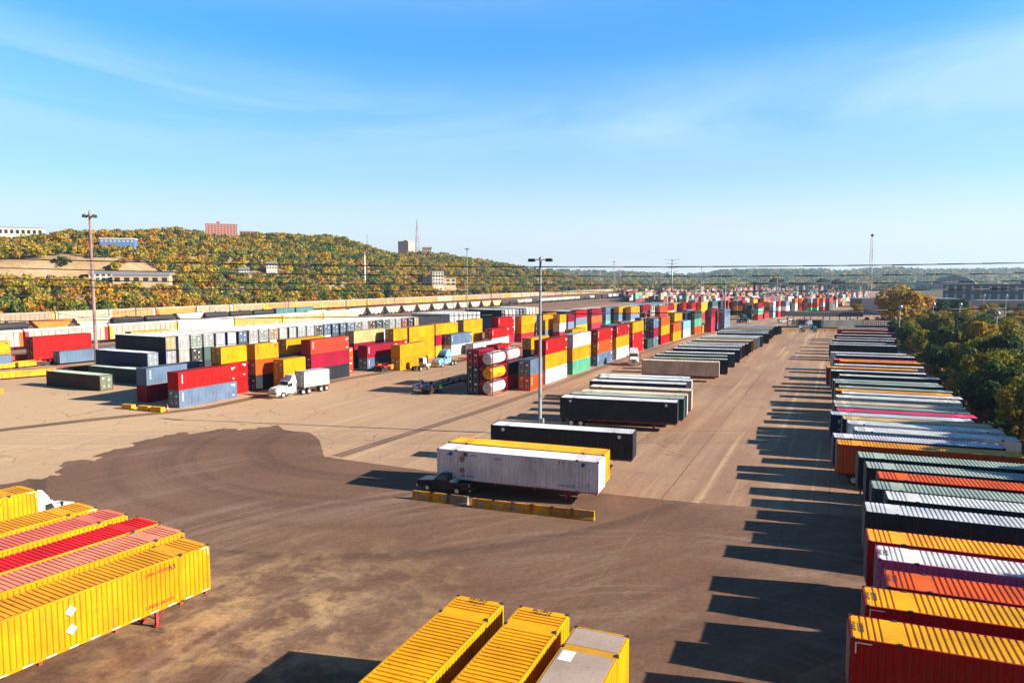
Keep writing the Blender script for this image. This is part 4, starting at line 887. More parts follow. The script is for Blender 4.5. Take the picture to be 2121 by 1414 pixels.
for g_,x,y,h,L_,b,r in TRAILERS:
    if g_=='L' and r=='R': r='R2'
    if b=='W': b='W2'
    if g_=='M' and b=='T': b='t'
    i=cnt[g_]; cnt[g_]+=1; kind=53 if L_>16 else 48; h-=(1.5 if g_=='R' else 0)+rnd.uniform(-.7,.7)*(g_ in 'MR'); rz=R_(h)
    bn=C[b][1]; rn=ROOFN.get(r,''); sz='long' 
    d='%s %s container'%(sz,bn) if rn==bn else '%s %s-sided container with %s roof'%(sz,bn,rn)  # right row: some side words name a painted-in shade tint
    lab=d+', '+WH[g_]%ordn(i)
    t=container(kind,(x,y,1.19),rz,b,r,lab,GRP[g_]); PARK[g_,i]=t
    far=g_ in 'MR' and y>125
    chassis(kind,(x,y,0),rz,'chassis trailer under the %s-sided container, %s'%(bn,WH[g_]%ordn(i)),gear=not far)
def on(t,txt,size,x,z,side=-1,mat=BLACKINK,kind=53,end=False):
    """lettering on the side (y = side*W/2) or on the front end of a container"""
    me=text_mesh(txt,size,mat); o=obj('lettering',me,t); W=DIM[kind][1]/2; Lh=DIM[kind][0]/2
    if end: o.location=(Lh+.012,0 if x is None else x,z); o.rotation_euler=(R_(90),0,R_(90))
    else: o.location=(x,side*(W+.012),z); o.rotation_euler=(R_(90),0,0 if side<0 else R_(180))
    return o
def decal(t,pts_fn,name,mat,label=None):
    m=MB().mat(mat); pts_fn(m); o=m.build(name,t)
    if label: o['label']=label
    return o
Wt=PARK['M',0]; yb=-1.3
on(Wt,'53',.35,-6.9,2.42,mat=BLUEINK); on(Wt,'UMXU',.26,-4.2,2.45,mat=BLUEINK); on(Wt,'UMAX',.30,-1.7,2.35,mat=BLUEINK); on(Wt,'UMXU 257192',.26,-4.9,.42,mat=BLUEINK); on(Wt,'UMXU 257192',.26,5.0,.42,mat=BLUEINK); on(Wt,'53',.34,7.1,.65,mat=BLUEINK)
on(Wt,'257',.22,.7,1.9,end=True,mat=BLUEINK); on(Wt,'53',.2,.8,.7,end=True,mat=BLUEINK)
for z in (.95,2.05): decal(Wt,lambda m: m.lathe('y',(-5.4,yb-.02,z),[(-.006,.30),(.006,.30)],8),'round_patch',plain('brown_placard',(.30,.16,.10),.6))
for x in (-5.15,-4.95,4.35,4.75): decal(Wt,lambda m: m.box(x-.08,x+.08,yb-.016,yb-.004,2.35,2.7),'small_plate',AMBER if x>0 else BLACKINK)
for x in (-6.6,6.6): decal(Wt,lambda m: (m.lathe('y',(x,yb-.012,2.5),[(-.005,.20),(.005,.20)],10)),'round_emblem',BLUEINK)
Y0=PARK['L',0]; yb=-1.3
on(Y0,'UMXU 853551',.26,4.6,2.35,mat=REDINK); on(Y0,'UMXU 853551',.30,4.7,.45,mat=REDINK); on(Y0,'53',.45,5.5,2.33,mat=BLACKINK)
for z in (1.05,2.05): decal(Y0,lambda m: m.v.extend([(-.75,yb-.02,z),(-.45,yb-.02,z-.3),(-.15,yb-.02,z),(-.45,yb-.02,z+.3)]) or m.face((len(m.v)-4,len(m.v)-3,len(m.v)-2,len(m.v)-1)),'diamond_placard',WHITEP)
def tape(t,Lh=8.0):
    m=MB().mat(WHITEP)
    for k in range(14): x=-Lh+.5+k*1.15; m.box(x,x+.5,yb-.012,yb-.003,.055,.115)
    m.box(Lh-.55,Lh-.1,yb-.012,yb-.003,2.74,2.79); m.box(Lh-.1,Lh-.04,yb-.012,yb-.003,2.3,2.79); m.build('reflective_tape',t)
tape(Y0); tape(PARK['L',5]); tape(PARK['L',4])
for k in (1,2,3,4,5): on(PARK['L',k],'UMXU 85%d'%(3012+k*617),.26,4.7,2.35,mat=REDINK)
def roofnum(t,txt,x,kind=53):
    o=obj('lettering',text_mesh(txt,.34,BLACKINK),t,(x,0,2.9)); o.rotation_euler=(0,0,R_(90)); return o
for k,s in ((0,'UMXU\n853551'),(1,'UMXU\n853550'),(2,'UMXU\n912203'),(3,'UMXU\n257301')): roofnum(PARK['R',k],s,-7.75)
for k,s in ((0,'UMXU\n238154'),(1,'UMXU\n238170')): roofnum(PARK['N',k],s,7.75)
for o in list(PARK['N',2].children):
    if o.name.startswith('roof'):
        m=MB().mat(ROOFP); m.box(-7.9,-6.3,-1.2,1.2,2.86,2.9); m.box(-5.8,5.75,-1.2,1.2,2.86,2.9); m.box(6.3,7.9,-1.2,1.2,2.86,2.9); c0=tuple(o.color[:3]); bpy.data.objects.remove(o); r0=m.build('roof',PARK['N',2],color=(.44,.33,.26)); tag(r0,'flat sandy roof with patched corners'); m=MB().mat(WHITEP); m.box(-.9,-.0,-.35,.05,2.9,2.905); m.box(4.8,5.7,.5,1.1,2.9,2.905); m.build('roof_patch',r0)
        m=MB().mat(ROOFP); m.box(-6.3,-5.8,-1.2,1.2,2.84,2.885); m.box(5.75,6.3,-1.2,1.2,2.84,2.885); m.build('roof_seam',PARK['N',2],color=(.60,.28,.02))
def corner_tape(t,x0,sg):
    m=MB().mat(WHITEP); m.box(*sorted((x0,x0+sg*.7)),-1.312,-1.303,2.68,2.74); m.box(*sorted((x0,x0+sg*.06)),-1.312,-1.303,2.2,2.74); m.build('reflective_tape',t)
for k in (0,1,2): corner_tape(PARK['R',k],-7.9,1)
for k,xs in (('M',2),('M',3)):
    t=PARK[k,xs]
    for x in (-6.6,6.6): decal(t,lambda m:(m.lathe('y',(x,-1.312,2.45),[(-.005,.2),(.005,.2)],10)),'round_emblem',WHITEP)
on(PARK['R',16],'F2',.8,-6.5,2.0,mat=WHITEP,kind=48); on(PARK['R',16],'5382',.3,-6.5,1.1,mat=WHITEP,kind=48)
on(PARK['M',16],'UMXU',.3,-4,2.3,mat=WHITEP,kind=48)
# ---------------------------------------------------------------- stacks in the yard
RN={'A':'left block front line','A2':'left block back line','A3':'left block rear line','C':'crane rail line','C2':'line behind the crane rail line'}
scount={k:0 for k in RN}; LVL={1:['single'],2:['bottom','top'],3:['bottom','middle','top']}
order=sorted(range(len(STACKS)),key=lambda i:(STACKS[i][0],STACKS[i][2])); rank={}
for i in order: k=STACKS[i][0]; rank[i]=scount[k]; scount[k]+=1
for i,(k,x,y,h,l,cols) in enumerate(STACKS):
    for lv,c in enumerate(cols):
        D=y; lod=2 if D>235 else 1; n=len(cols)
        pos_='standing alone' if n==1 else '%s of its stack'%LVL[n][lv]
        lab='%s %s container, %s, %s stack, %s'%('short' if l==20 else 'long',C[c][1],pos_,ordn(rank[i]),RN[k])
        if n==1: lab='%s %s container standing alone, %s place, %s'%('short' if l==20 else 'long',C[c][1],ordn(rank[i]),RN[k])
        queue(l,(x+rnd.uniform(-.05,.05),y,lv*2.89),R_(h)+rnd.uniform(-.004,.004),c,None,lab,'stacked shipping containers',lod,flip=rnd.random()<.35,pen=(1 if lv==n-1 else .8) if k in 'AC' else (1,.55,.25)[n-1-lv])
STACK_D=dict(FX=0)
# cross-wise blocks: long white-roofed containers side by side, doors toward the lane
def block(name,pts,n,layers,near,tops,heading,kind,hidden_to_stuff,lab):
    """pts: (x0,y0)->(x1,y1) line of the door-side corner; rz such that doors face +v"""
    (x0,y0),(x1,y1)=pts
    for i in range(n):
        t=i/max(1,n-1); x=x0+(x1-x0)*t; y=y0+(y1-y0)*t
        a=R_(heading); dx,dy=math.cos(a),math.sin(a)      # from front end to the doors
        L_=DIM[kind][0]; cx=x-dx*L_/2; cy=y-dy*L_/2
        for lv in range(layers):
            vis = lv==layers-1 or (lv==layers-2 and (i<near or layers==2)) or i==0 or (i<near)
            if not vis: STUFF.append((kind,(cx,cy,lv*2.89),a+math.pi)); continue
            c=tops[(i*7+lv*3)%len(tops)] if i else ('K' if lv==layers-1 else 'N')
            if name=='white' and i==0: c='w'
            dc=tuple(v*.7 for v in jit(C[rnd.choice(['B','w','g','D','G','B','P','w','T','M','l'])][0],.3))
            queue(kind,(cx,cy,lv*2.89),a+math.pi,c,'l' if i%5 else ('t' if i%2 else 'w'),'%s container, %s layer, %s from the near end of the %s'%(C[c][1],LVL[layers][lv],ordn(i),lab),'long containers packed side by side',1 if y<235 else 2,doorcol=dc,pen=1 if lv==layers-1 else (.9 if i<near else .3))
STUFF=[]
WT=['w','B','l','W','K','w','G','W','N','w','T']
block('b1',((-71.5,152.5),(-30.5,233)),29,3,3,WT,-27,53,True,'left packed block')
block('white',((-21.0,254.5),(-12.5,271.5)),7,3,0,['w','W','l'],-26,53,True,'pale packed block')
block('dark',((-3.6,286.5),(11,318)),11,3,0,WT,-26,53,True,'second packed block')
block('b4',((29,337),(54,390)),17,2,0,WT,-25,53,True,'third packed block')
block('teal',((68,398),(108,480)),24,2,0,['G','g','U','w','l'],-25,53,True,'far green-roofed block')
# stepped near end of the left block, and the loose ones in front
container(53,(-80.3,151.6,2.89),R_(-27)+math.pi,'N','l','navy long container on the second layer, stepped forward before the left packed block','long containers packed side by side',1,doorcol=(.26,.30,.36))
container(53,(-80.3,151.6,0),R_(-27)+math.pi,'K','l','black long container at ground level below the stepped navy one','long containers packed side by side',1,doorcol=(.26,.30,.36))
container(53,(-79.6,147.2,0),R_(-27)+math.pi,'G','g','dark green long container at ground level behind the tall light mast','long containers packed side by side',1)
container(53,(-82.8,138.6,0),R_(-26.5)+math.pi,'D','g','dark grey-green long container alone on the open yard at left','loose long containers',1,doorcol=(.16,.2,.12))
container(40,(-66.5,139.6,0),R_(-25)+math.pi,'T','T','tan container on the ground behind the dark grey-green one','loose long containers',1)
# white 20-foot box on the truck and other single boxes
container(20,(-36.7,133.3,1.19),R_(57),'w','w','short white container riding behind the white truck',None,1)
# two boxes right of the tank stack, three dark ones left of it
TK=(-3.4+0,128.2); ta=R_(65.5)
def off(x,y,a,du,dv): return (x+math.cos(a)*du+math.sin(a)*dv,y+math.sin(a)*du-math.cos(a)*dv)
p=off(*TK,ta,3.03,-1.22); pd=off(*p,ta,0,-2.75)
for lv,c in enumerate('KKM'): container(20,(pd[0],pd[1],lv*2.6),ta,c,None,'%s short container, %s of the stack touching the tank containers on their left'%(C[c][1],LVL[3][lv]),'stacked shipping containers',1,flip=False)
pb=off(*p,ta,7.2,-.3)
for lv,c in enumerate('MK'): container(20,(pb[0],pb[1],lv*2.6),ta,c,None,'%s short container, %s of two under the rear tank container'%(C[c][1],LVL[2][lv]),'stacked shipping containers',1)
pr=off(*p,ta,9.5,-3.6)
for lv,c in enumerate('MRR'): container(20,(pr[0],pr[1],lv*2.6),ta,c,None,'%s short container, %s of the stack behind the tank containers'%(C[c][1],LVL[3][lv]),'stacked shipping containers',1)
# tank containers
def tank_container(loc,rz,tc,label):
    t=empty('tank_container',loc,rz,label,'tank container','tank containers in red frames'); fc=C['M'][0]
    m=MB().mat(PAINT)
    for x in (-2.97,2.97):
        for y in (-1.16,1.16): m.box(x-.06,x+.06,y-.06,y+.06,0,2.59)
        for z in (.06,2.53): m.box(x-.05,x+.05,-1.1,1.1,z-.05,z+.05)
        for a,b in (((-1.1,.5),(-.5,.1)),((1.1,.5),(.5,.1)),((-1.1,2.1),(-.5,2.5)),((1.1,2.1),(.5,2.5))): m.beam((x,a[0],a[1]),(x,b[0],b[1]),.045)
    for y in (-1.17,1.17):
        for z in (.09,2.52): m.box(-2.91,2.91,y-.045,y+.045,z-.07,z+.05)
    m.build('frame',t,color=fc)
    k=MB().mat(PAINT); k.smooth=True; k.lathe('x',(0,0,1.32),[(-2.86,.25),(-2.84,.8),(-2.72,1.02),(-2.5,1.13),(2.5,1.13),(2.72,1.02),(2.84,.8),(2.86,.25)],24); tk=k.build('tank',t,color=tc)
    m=MB().mat(STEELG); m.box(-1.6,1.6,-.3,.3,2.46,2.50); m.lathe('z',(0,.0,2.42),[(0,.3),(.14,.28)],12); m.build('top_walkway',t)
    m=MB().mat(REDINK); m.box(-.6,.9,-1.145,-1.135,.95,1.02); m.box(-2.88,-2.86,-.15,.25,1.3,1.45); m.build('marking',tk)
    return t
for lv,(c,w_) in enumerate((('W','white'),('Y','yellow'),('W','white'))): tank_container((p[0],p[1],lv*2.6),ta,jit(C[c][0] if c=='W' else (.80,.33,.01),.04),'%s tank in a crimson frame, %s of the tank container stack'%(w_,LVL[3][lv]))
tank_container((pb[0],pb[1],5.2),ta,C['W'][0],'white tank in a crimson frame, on top of the stack behind the other tanks')
# ---------------------------------------------------------------- far containers too many to count, one object
def merge_boxes(name,items,nseed,label):
    """items: (L,W,H,x,y,z,angle,color)"""
    n=len(items); A=np.array([[*i[:7]] for i in items],float); c=np.array([i[7] for i in items],float)
    V=np.zeros((n,6,4,3)); hx,hy,H=A[:,0]/2,A[:,1]/2,A[:,2]; ca,sa=np.cos(A[:,6]),np.sin(A[:,6])
    def P(a,b,z): 
        x=a*hx; y=b*hy; return np.stack([A[:,3]+x*ca-y*sa,A[:,4]+x*sa+y*ca,A[:,5]+z*H],-1)
    F=[((-1,-1,0),(-1,1,0),(1,1,0),(1,-1,0)),((-1,-1,1),(1,-1,1),(1,1,1),(-1,1,1)),((-1,-1,0),(1,-1,0),(1,-1,1),(-1,-1,1)),((1,-1,0),(1,1,0),(1,1,1),(1,-1,1)),((1,1,0),(-1,1,0),(-1,1,1),(1,1,1)),((-1,1,0),(-1,-1,0),(-1,-1,1),(-1,1,1))]
    for f,q in enumerate(F):
        for k,(a,b,z) in enumerate(q): V[:,f,k]=P(a,b,z)
    o=obj(name,mesh_from_quads(name,V.reshape(-1,4,3),BOXM,np.repeat(c,6,axis=0))); return tag(o,kind='stuff')
BOXM,N_,L2,b_=newmat('far_container_paint'); a_=N_.new('ShaderNodeAttribute'); a_.attribute_name='tint'
rb=uvcoord(N_,L2,1,1); w1=N_.new('ShaderNodeTexWave'); w1.inputs['Scale'].default_value=1.1; L2.new(rb,w1.inputs['Vector'])
L2.new(mixc(N_,L2,1.0,a_.outputs['Color'],ramp(N_,L2,w1.outputs[1],.2,.8,(.86,.86,.86,1),(1.08,1.08,1.08,1)),'MULTIPLY'),b_.inputs['Base Color']); b_.inputs['Roughness'].default_value=.55
items=[]
QUEUE.sort(key=lambda q:-(DIM[q[0]][0]+2)*q[10]/(q[1][1]**2))
nind=sum(1 for o in bpy.data.objects if o.name.startswith('shipping_container') and not o.parent)
for k_,q in enumerate(QUEUE):
    if nind+k_<292: container(*q[:10])
    else: STUFF.append((q[0],q[1],q[2],jit(C[q[3]][0])))
for kind,(x,y,z),a,*rest in STUFF: items.append((DIM[kind][0],DIM[kind][1]-.06,2.86,x,y,z,a,rest[0] if rest else C[rnd.choice('wBWKG')][0]))
fr_=random.Random(21)
cc=['R','M','O','Y','B','W','U','G','K','P','C','M','R','W','T','Y']
def farstack(x,y,a,l,n):
    for lv in range(n): c_=jit(C[fr_.choice(cc)][0],.2); g_=sum(c_)/3; items.append((l,2.44,2.84,x,y,lv*2.88,a,tuple((v*.68+g_*.32)*.8 for v in c_)))
# columns of stacks beyond the visible rows
hdg=R_(60.5)
for row,(sx,sy,L0,L1) in enumerate(((215,500,0,420),(205,512,0,430),(196,520,0,450),(172,500,0,420),(150,470,0,470),(141,475,0,470),(128,470,0,480),(240,560,0,330))):
    d=L0
    while d<L1:
        x=sx+math.cos(hdg)*d; y=sy+math.sin(hdg)*d
        if fr_.random()<.9: farstack(x,y,hdg,12.19,fr_.choice((2,3,3,3) if row<7 else (2,3)))
        d+=12.9 if fr_.random()<.8 else 22
for v_ in list(range(-235,-20,9)):
    u=640+abs(v_)*.1; run=fr_.choice((1,2,3))
    while u<1650:
        x=UX*u+VX*v_; y=UY*u+VY*v_; px=1060.5+FPX*x/y
        if fr_.random()<.10: u+=26; run=fr_.choice((1,2,2,3)); continue
        if px>1290 and px<1830 and fr_.random()<.93: farstack(x,y,R_(66),12.19,run if fr_.random()<.7 else max(1,run-1))
        u+=13.2
merge_boxes('distant_container_yard',items,1,'')
# ---------------------------------------------------------------- rail yard
RG={'C':'autoracks of the far line','A':'autoracks of the near line','B':'freight cars of the middle line','W':'well cars at the left'}
na=[0]
def track_car(kind,u,v,cols,label,group,dev=0):
    x,y=UV(u,v); return railcar(kind,(x,y,.12),TH+dev,cols,label,group)
wy=['white','yellow-ended','pale','cream','grey','buff']
i=0
for u in np.arange(100,1245,27.4):
    if u>120:
        colr=rnd.choice([(.34,.26,.18),(.42,.27,.10),(.34,.29,.22),(.42,.25,.06),(.42,.36,.29)]) if i not in (3,) else (.75,.40,.03)
        e=rnd.choice([(.78,.42,.02),(.78,.42,.02),(.40,.05,.09),(.55,.09,.02),(.6,.56,.48)])
        nm='amber' if colr[2]<.08 else 'tan' if colr[2]<.2 else 'pale grey'
        en='yellow' if e[1]>.4 and e[2]<.1 else 'crimson' if e[2]>.08 and e[0]<.5 else 'orange' if e[2]<.05 else 'plain'
        track_car('autorack',u,-333,dict(c=colr,p=(.58,.40,.12) if rnd.random()<.6 else (.4,.1,.08),e=e,r=(.42,.35,.28)),'%s autorack with %s ends, %s car of the far line below the woods'%(nm,en,ordn(i)),RG['C'])
    i+=1
i=0
for u in np.arange(69,290,27.4):
    e=[(.45,.02,.12),(.45,.02,.12),(.70,.12,.02),(.45,.03,.05),(.78,.42,.02),(.75,.74,.72),(.78,.42,.02),(.7,.4,.1),(.6,.5,.3)][i%9]
    b_c=[(.42,.29,.19),(.42,.29,.19),(.48,.43,.36),(.46,.40,.33),(.46,.40,.30),(.66,.64,.62),(.50,.30,.08),(.5,.38,.2),(.5,.4,.3)][i%9]
    track_car('autorack',u,-220,dict(c=b_c,p=(.45,.10,.05) if i<5 else (.6,.5,.4),e=e,r=(.66,.63,.60)),'%s autorack railcar with a white roof, %s car of the near line'%('white' if b_c[2]>.7 else 'weathered tan',ordn(i)),RG['A']); i+=1
seqB=[('tank',(.03,.03,.035)),('hopper',(.62,.20,.03)),('hopper',(.62,.55,.36)),('tank',(.03,.03,.035)),('tank',(.035,.035,.04)),('hopper',(.60,.57,.48)),('tank',(.03,.03,.04)),('tank',(.035,.03,.03)),('tank',(.03,.035,.035)),('boxcar',(.08,.20,.22)),('boxcar',(.07,.22,.24))]
u=166; i=0
for kind,c in seqB:
    Lc=dict(tank=16.6,hopper=17.4,boxcar=16.4)[kind]
    track_car(kind,u+Lc/2,-287,dict(c=c,r=c,e=c),'%s, %s car of the middle line'%({'tank':'black tank car','hopper':'rusty orange hopper car' if c[2]<.05 else 'pale covered hopper car','boxcar':'teal box car'}[kind],ordn(i)),RG['B']); u+=Lc; i+=1
# pale hoppers and the run of tank cars further along
u=300; j=0
seq2=[('boxcar',(.72,.62,.40)),('boxcar',(.60,.24,.05))]+[('hopper',(.54,.48,.37))]*9+[('hopper',(.70,.50,.22))]*2+[('tank',None)]*15+[('loco',(.03,.03,.03)),('loco',(.04,.04,.045))]+[('boxcar',(.74,.73,.70))]*7+[('boxcar',(.72,.42,.04))]*2+[('boxcar',(.55,.04,.03))]*2+[('boxcar',(.72,.42,.04))]*7
for kind,c in seq2:
    Lc=dict(tank=14.8,hopper=17.4,boxcar=16.4,loco=21.5)[kind]
    if kind=='tank': c=rnd.choice([(.05,.045,.045),(.45,.38,.30),(.5,.44,.36),(.06,.055,.05),(.62,.58,.5)])
    w_='dark' if c[0]<.2 else 'amber' if c[2]<.1 and c[1]>.3 else 'red' if c[1]<.1 else 'rusty' if c[1]<.3 else 'pale'
    vv=-250+ (u-300)*.03
    t=track_car(kind,u+Lc/2,vv,dict(c=c,r=c,e=c if kind!='loco' else (.3,.08,.03)),'%s %s, %s vehicle of the train that runs behind the packed blocks'%(w_,{'tank':'tank car','hopper':'hopper car','boxcar':'box car','loco':'locomotive'}[kind],ordn(j)),'vehicles of the train behind the packed blocks',R_(1.7)); u+=Lc; j+=1
# well cars with containers, left
WA=R_(60)
def well(x,y,a,c,lab): 
    return railcar('well',(x,y,.0),a,dict(c=c,e=(.45,.03,.05)),lab,RG['W'])
well(-104.0,151.5,R_(47),(.76,.36,.02),'empty yellow well car nearest the camera at the left edge')
well(-92.0,164.8,R_(47),(.20,.02,.03),'dark red well car in shade behind the grey-green container')
well(-117.5,166.5,R_(60),(.74,.34,.02),'yellow well car under the blue-grey containers at left'); well(-107.6,183.8,R_(60),(.74,.34,.02),'yellow well car coupled beyond the near blue-grey one')
well(-126.5,184.0,R_(62),(.6,.05,.03),'red well car under the crimson container'); 
container(40,(-119.7,163.4,.45),R_(60),'B',None,'blue-grey container in the well car at the left edge','containers on well cars')
container(40,(-122.9,167.6,.45),R_(60),'Y',None,'yellow container below another at the left edge','containers on well cars'); container(40,(-122.9,167.6,3.34),R_(60),'Y',None,'yellow container on top at the left edge','containers on well cars')
container(53,(-106.0,182.3,.45),R_(62),'B',None,'long blue-grey container low in its well car, left of the light mast','containers on well cars')
container(53,(-118.0,190.0,3.34),R_(68),'R',None,'long red container riding high, left of the light mast','containers on well cars'); container(53,(-118.0,190.0,.45),R_(68),'R',None,'long red container underneath the high red one','containers on well cars')
container(40,(-103.5,207.0,3.34),R_(64),'Y',None,'yellow container behind the light mast, upper','containers on well cars'); container(40,(-103.5,207.0,.45),R_(64),'Y',None,'yellow container behind the light mast, lower','containers on well cars')
for k,(x,y,a) in enumerate(((-27.4,172.6,66),(-7.5,207.9+2,66))): well(x+1.6,y-1.2,R_(a),(.74,.28,.02),['amber well car beside the yellow stack','amber well car behind the blue truck'][k])
railcar('flat',(-11.6,138.4,.0),R_(66),dict(c=(.05,.02,.02),e=(.06,.02,.02)),'low dark spine car in the shade of the tank container stack','spine cars in the shade')
railcar('flat',(-24.4,118.6+3.5,.0),R_(66),dict(c=(.04,.02,.02),e=(.05,.02,.02)),'low dark spine car end beside the service trucks','spine cars in the shade') if False else None
# ---------------------------------------------------------------- vehicles
tractor((-39.6,128.2,0),R_(57)+math.pi,(.80,.80,.78),'white truck with tall roof fairing hauling a short white container',sleeper=False,roof_h=3.85)
def short_chassis(loc,rz,label):
    t=empty('chassis_trailer',loc,rz,label,'trailer'); obj('frame',CH[20][0],t)
    for x in (-1.3,-2.6+.0):
        pass
    for x in (2.3,1.0):
        for y in (-.93,.93): wheel(t,W_TRUCK,(x,y,.51))
    return t
short_chassis((-36.7,133.3,0),R_(57),'short dark chassis carrying the short white container')
tractor((-16.4,173.4,0),R_(63)+math.pi,(.20,.42,.66),'light blue truck with a tall sleeper, pulling a bare chassis',sleeper=True,roof_h=3.9)
t=empty('chassis_trailer',(-9.6,186.3,0),R_(63)+math.pi,'bare pale blue chassis behind the blue truck','trailer'); o=obj('frame',CH[40][0],t)
for x in (-4.6,-3.3):
    for y in (-.93,.93): wheel(t,W_TRUCK,(x,y,.51))
yard_tractor((-20.8,165.6,0),R_(63),(.72,.70,.66),'white terminal tractor beside the blue truck')
tractor((29.6,176.6,0),R_(80)+math.pi,(.82,.82,.82),'white truck facing the camera beside the pale tan container',sleeper=True,roof_h=3.95)
tractor((121.8,301.4,0),R_(178),(.55,.60,.66),'white truck waiting by the gate canopy, left of the pale trailer',sleeper=True)
container(53,(135.5,299.5,1.19),R_(180),'g','g','pale grey-green container behind the truck at the gate',None,2); chassis(53,(135.5,299.5,0),R_(180),'chassis under the pale grey-green container at the gate',None,False)
tractor((-38.6,57.6,0),R_(76),(.82,.82,.82),'white truck with an open-backed roof fairing behind the yellow containers at left',sleeper=True,roof_h=4.0,open_back=True)
tractor((112.0,352.0,0),R_(-65),(.03,.06,.05),'dark green truck far down the lane',sleeper=True)
tractor((150.5,252,0),R_(-20),(.05,.06,.07),'dark truck beyond the end of the right-hand row',sleeper=False)
pickup((-6.3,69.9,0),R_(157.5),(.018,.018,.028),'black pickup truck with a white tool chest, beside the white container',box=True)
pickup((-15.8,134.2,0),R_(62),(.62,.66,.70),'white service pickup with tool lockers and its rear to the camera, in shade',service=True)
container(53,(132,262,1.19),R_(-14),'K','l','black container parked askew beyond the right-hand row',None,2); chassis(53,(132,262,0),R_(-14),'chassis under the black container parked askew beyond the right-hand row',None,False)
# ---------------------------------------------------------------- barriers
BARM=paint_mat('chipped_barrier_paint',.35,.75,True,.7)
_n=BARM.node_tree.nodes; _l=BARM.node_tree.links; _b=_n['Principled BSDF']; _src=_b.inputs['Base Color'].links[0].from_socket
_c=mixc(_n,_l,ramp(_n,_l,noise(_n,_l,1.3,9,pos(_n),.72),.54,.60),_src,(.30,.25,.20)); _l.new(_c,_b.inputs['Base Color'])
def barrier_mesh(L_):
    m=MB().mat(BARM); m.prism([(-.30,0),(.30,0),(.30,.10),(.15,.32),(.10,.8),(-.10,.8),(-.15,.32),(-.30,.10)],-L_/2,L_/2,0,'x'); 
    # slots for lifting
    m.mat(STEELD); m.beam((-L_/4,0,.8),(-L_/4,0,.86),.03,6); m.beam((L_/4,0,.8),(L_/4,0,.86),.03,6); return m.mesh('jersey_barrier')
B1=barrier_mesh(1.72)
def rowbar(x0,y0,x1,y1,n,cols,lab):
    a=math.atan2(y1-y0,x1-x0)+math.pi/2
    for i in range(n):
        t=(i+.5)/n; o=obj('jersey_barrier',B1,None,(x0+(x1-x0)*t,y0+(y1-y0)*t,0.004),jit(cols[i],.08)); o.rotation_euler=(0,0,a-math.pi/2); o.scale=(1.25,1,1)
        tag(o,lab%(('worn yellow and grey' if cols[i][1]<.25 else 'yellow'),ordn(i)),'barrier','yellow concrete barriers')
yl=(.74,.32,.01); gy=(.34,.22,.14)
rowbar(-9.1,67.2,-4.2,65.35,3,[yl,yl,gy],'%s concrete barrier by the pickup, %s from the left')
rowbar(-3.4,64.75,6.9,61.1,6,[yl,yl,yl,yl,(.55,.24,.04),(.6,.28,.03)],'%s concrete barrier in the longer run, %s from the left')
def block_mesh():
    m=MB().mat(BARM); m.box(-1.1,1.1,-.4,.4,0,.75); 
    for x in (-.7,.7): m.box(x-.12,x+.12,-.41,.41,.0,.12)
    me=m.mesh('concrete_block'); bm=bmesh.new(); bm.from_mesh(me); bmesh.ops.bevel(bm,geom=bm.edges[:],offset=.03,segments=1); bm.to_mesh(me); bm.free(); return me
BB=block_mesh()
for i,(x,y) in enumerate(((-61.2,115.3),(-57.9,113.9),(-55.4,112.9))):
    o=obj('concrete_block',BB,None,(x,y,.0),(.76,.36,.01)); o.rotation_euler=(0,0,R_(-22)); tag(o,'yellow block before the red and blue stack, %s from the left'%ordn(i),'block','yellow blocks before the red and blue stack')
m=MB().mat(plain('cone_orange',(.75,.06,.02),.6)); m.lathe('z',(0,0,0),[(0,.24),(.06,.24),(.07,.17),(.4,.13)],14); m.mat(WHITEP); m.lathe('z',(0,0,.4),[(0,.132),(.25,.11)],14); m.mat(REDINK); m.lathe('z',(0,0,.65),[(0,.11),(.5,.06)],14); m.box(-.3,.3,-.3,.3,0,.04)
o=m.build('traffic_drum',loc=(-53.9,113.0,0)); tag(o,'red and white traffic marker at the end of the yellow blocks','traffic cone')
for i,(x,y,n) in enumerate(((-96.5,132.0,2),(-94.0,130.5,2))):
    o=obj('concrete_block',BB,None,(x,y,0),(.76,.36,.01)); o.rotation_euler=(0,0,R_(25)); o.scale=(1.6,1.4,1.3); tag(o,'yellow block at the left edge of the open yard, %s'%('farther','nearer')[i],'block','yellow blocks at the left edge')
# row of kerb blocks by the gate
for i in range(12):
    x,y=132-i*3.4,289.2-i*.05
    if 117<x<121: continue
    o=obj('concrete_block',BB,None,(x,y,0),jit((.74,.34,.02) if i%4 else (.5,.08,.03),.1)); tag(o,'low yellow or red block in the line in front of the gate','block','low blocks in front of the gate')
# portable toilet
t=empty('portable_toilet',(119.4,287.4,0),R_(-100),'turquoise portable toilet in front of the gate','portable toilet'); c_=(.03,.34,.36)
m=MB().mat(VEH); m.box(-.56,.56,-.56,.56,.1,2.1); m.build('cabin',t,color=c_); m=MB().mat(VEH); m.prism([(-.6,2.1),(.6,2.1),(.45,2.3),(0,2.38),(-.45,2.3)],-.6,.6,.1); m.build('roof',t,color=(.06,.42,.45)); m=MB().mat(VEH); m.box(.565,.585,-.38,.38,.18,2.0); m.mat(BLACKP); m.box(.585,.60,.25,.32,1.0,1.15); m.build('door',t,color=(.05,.38,.4))
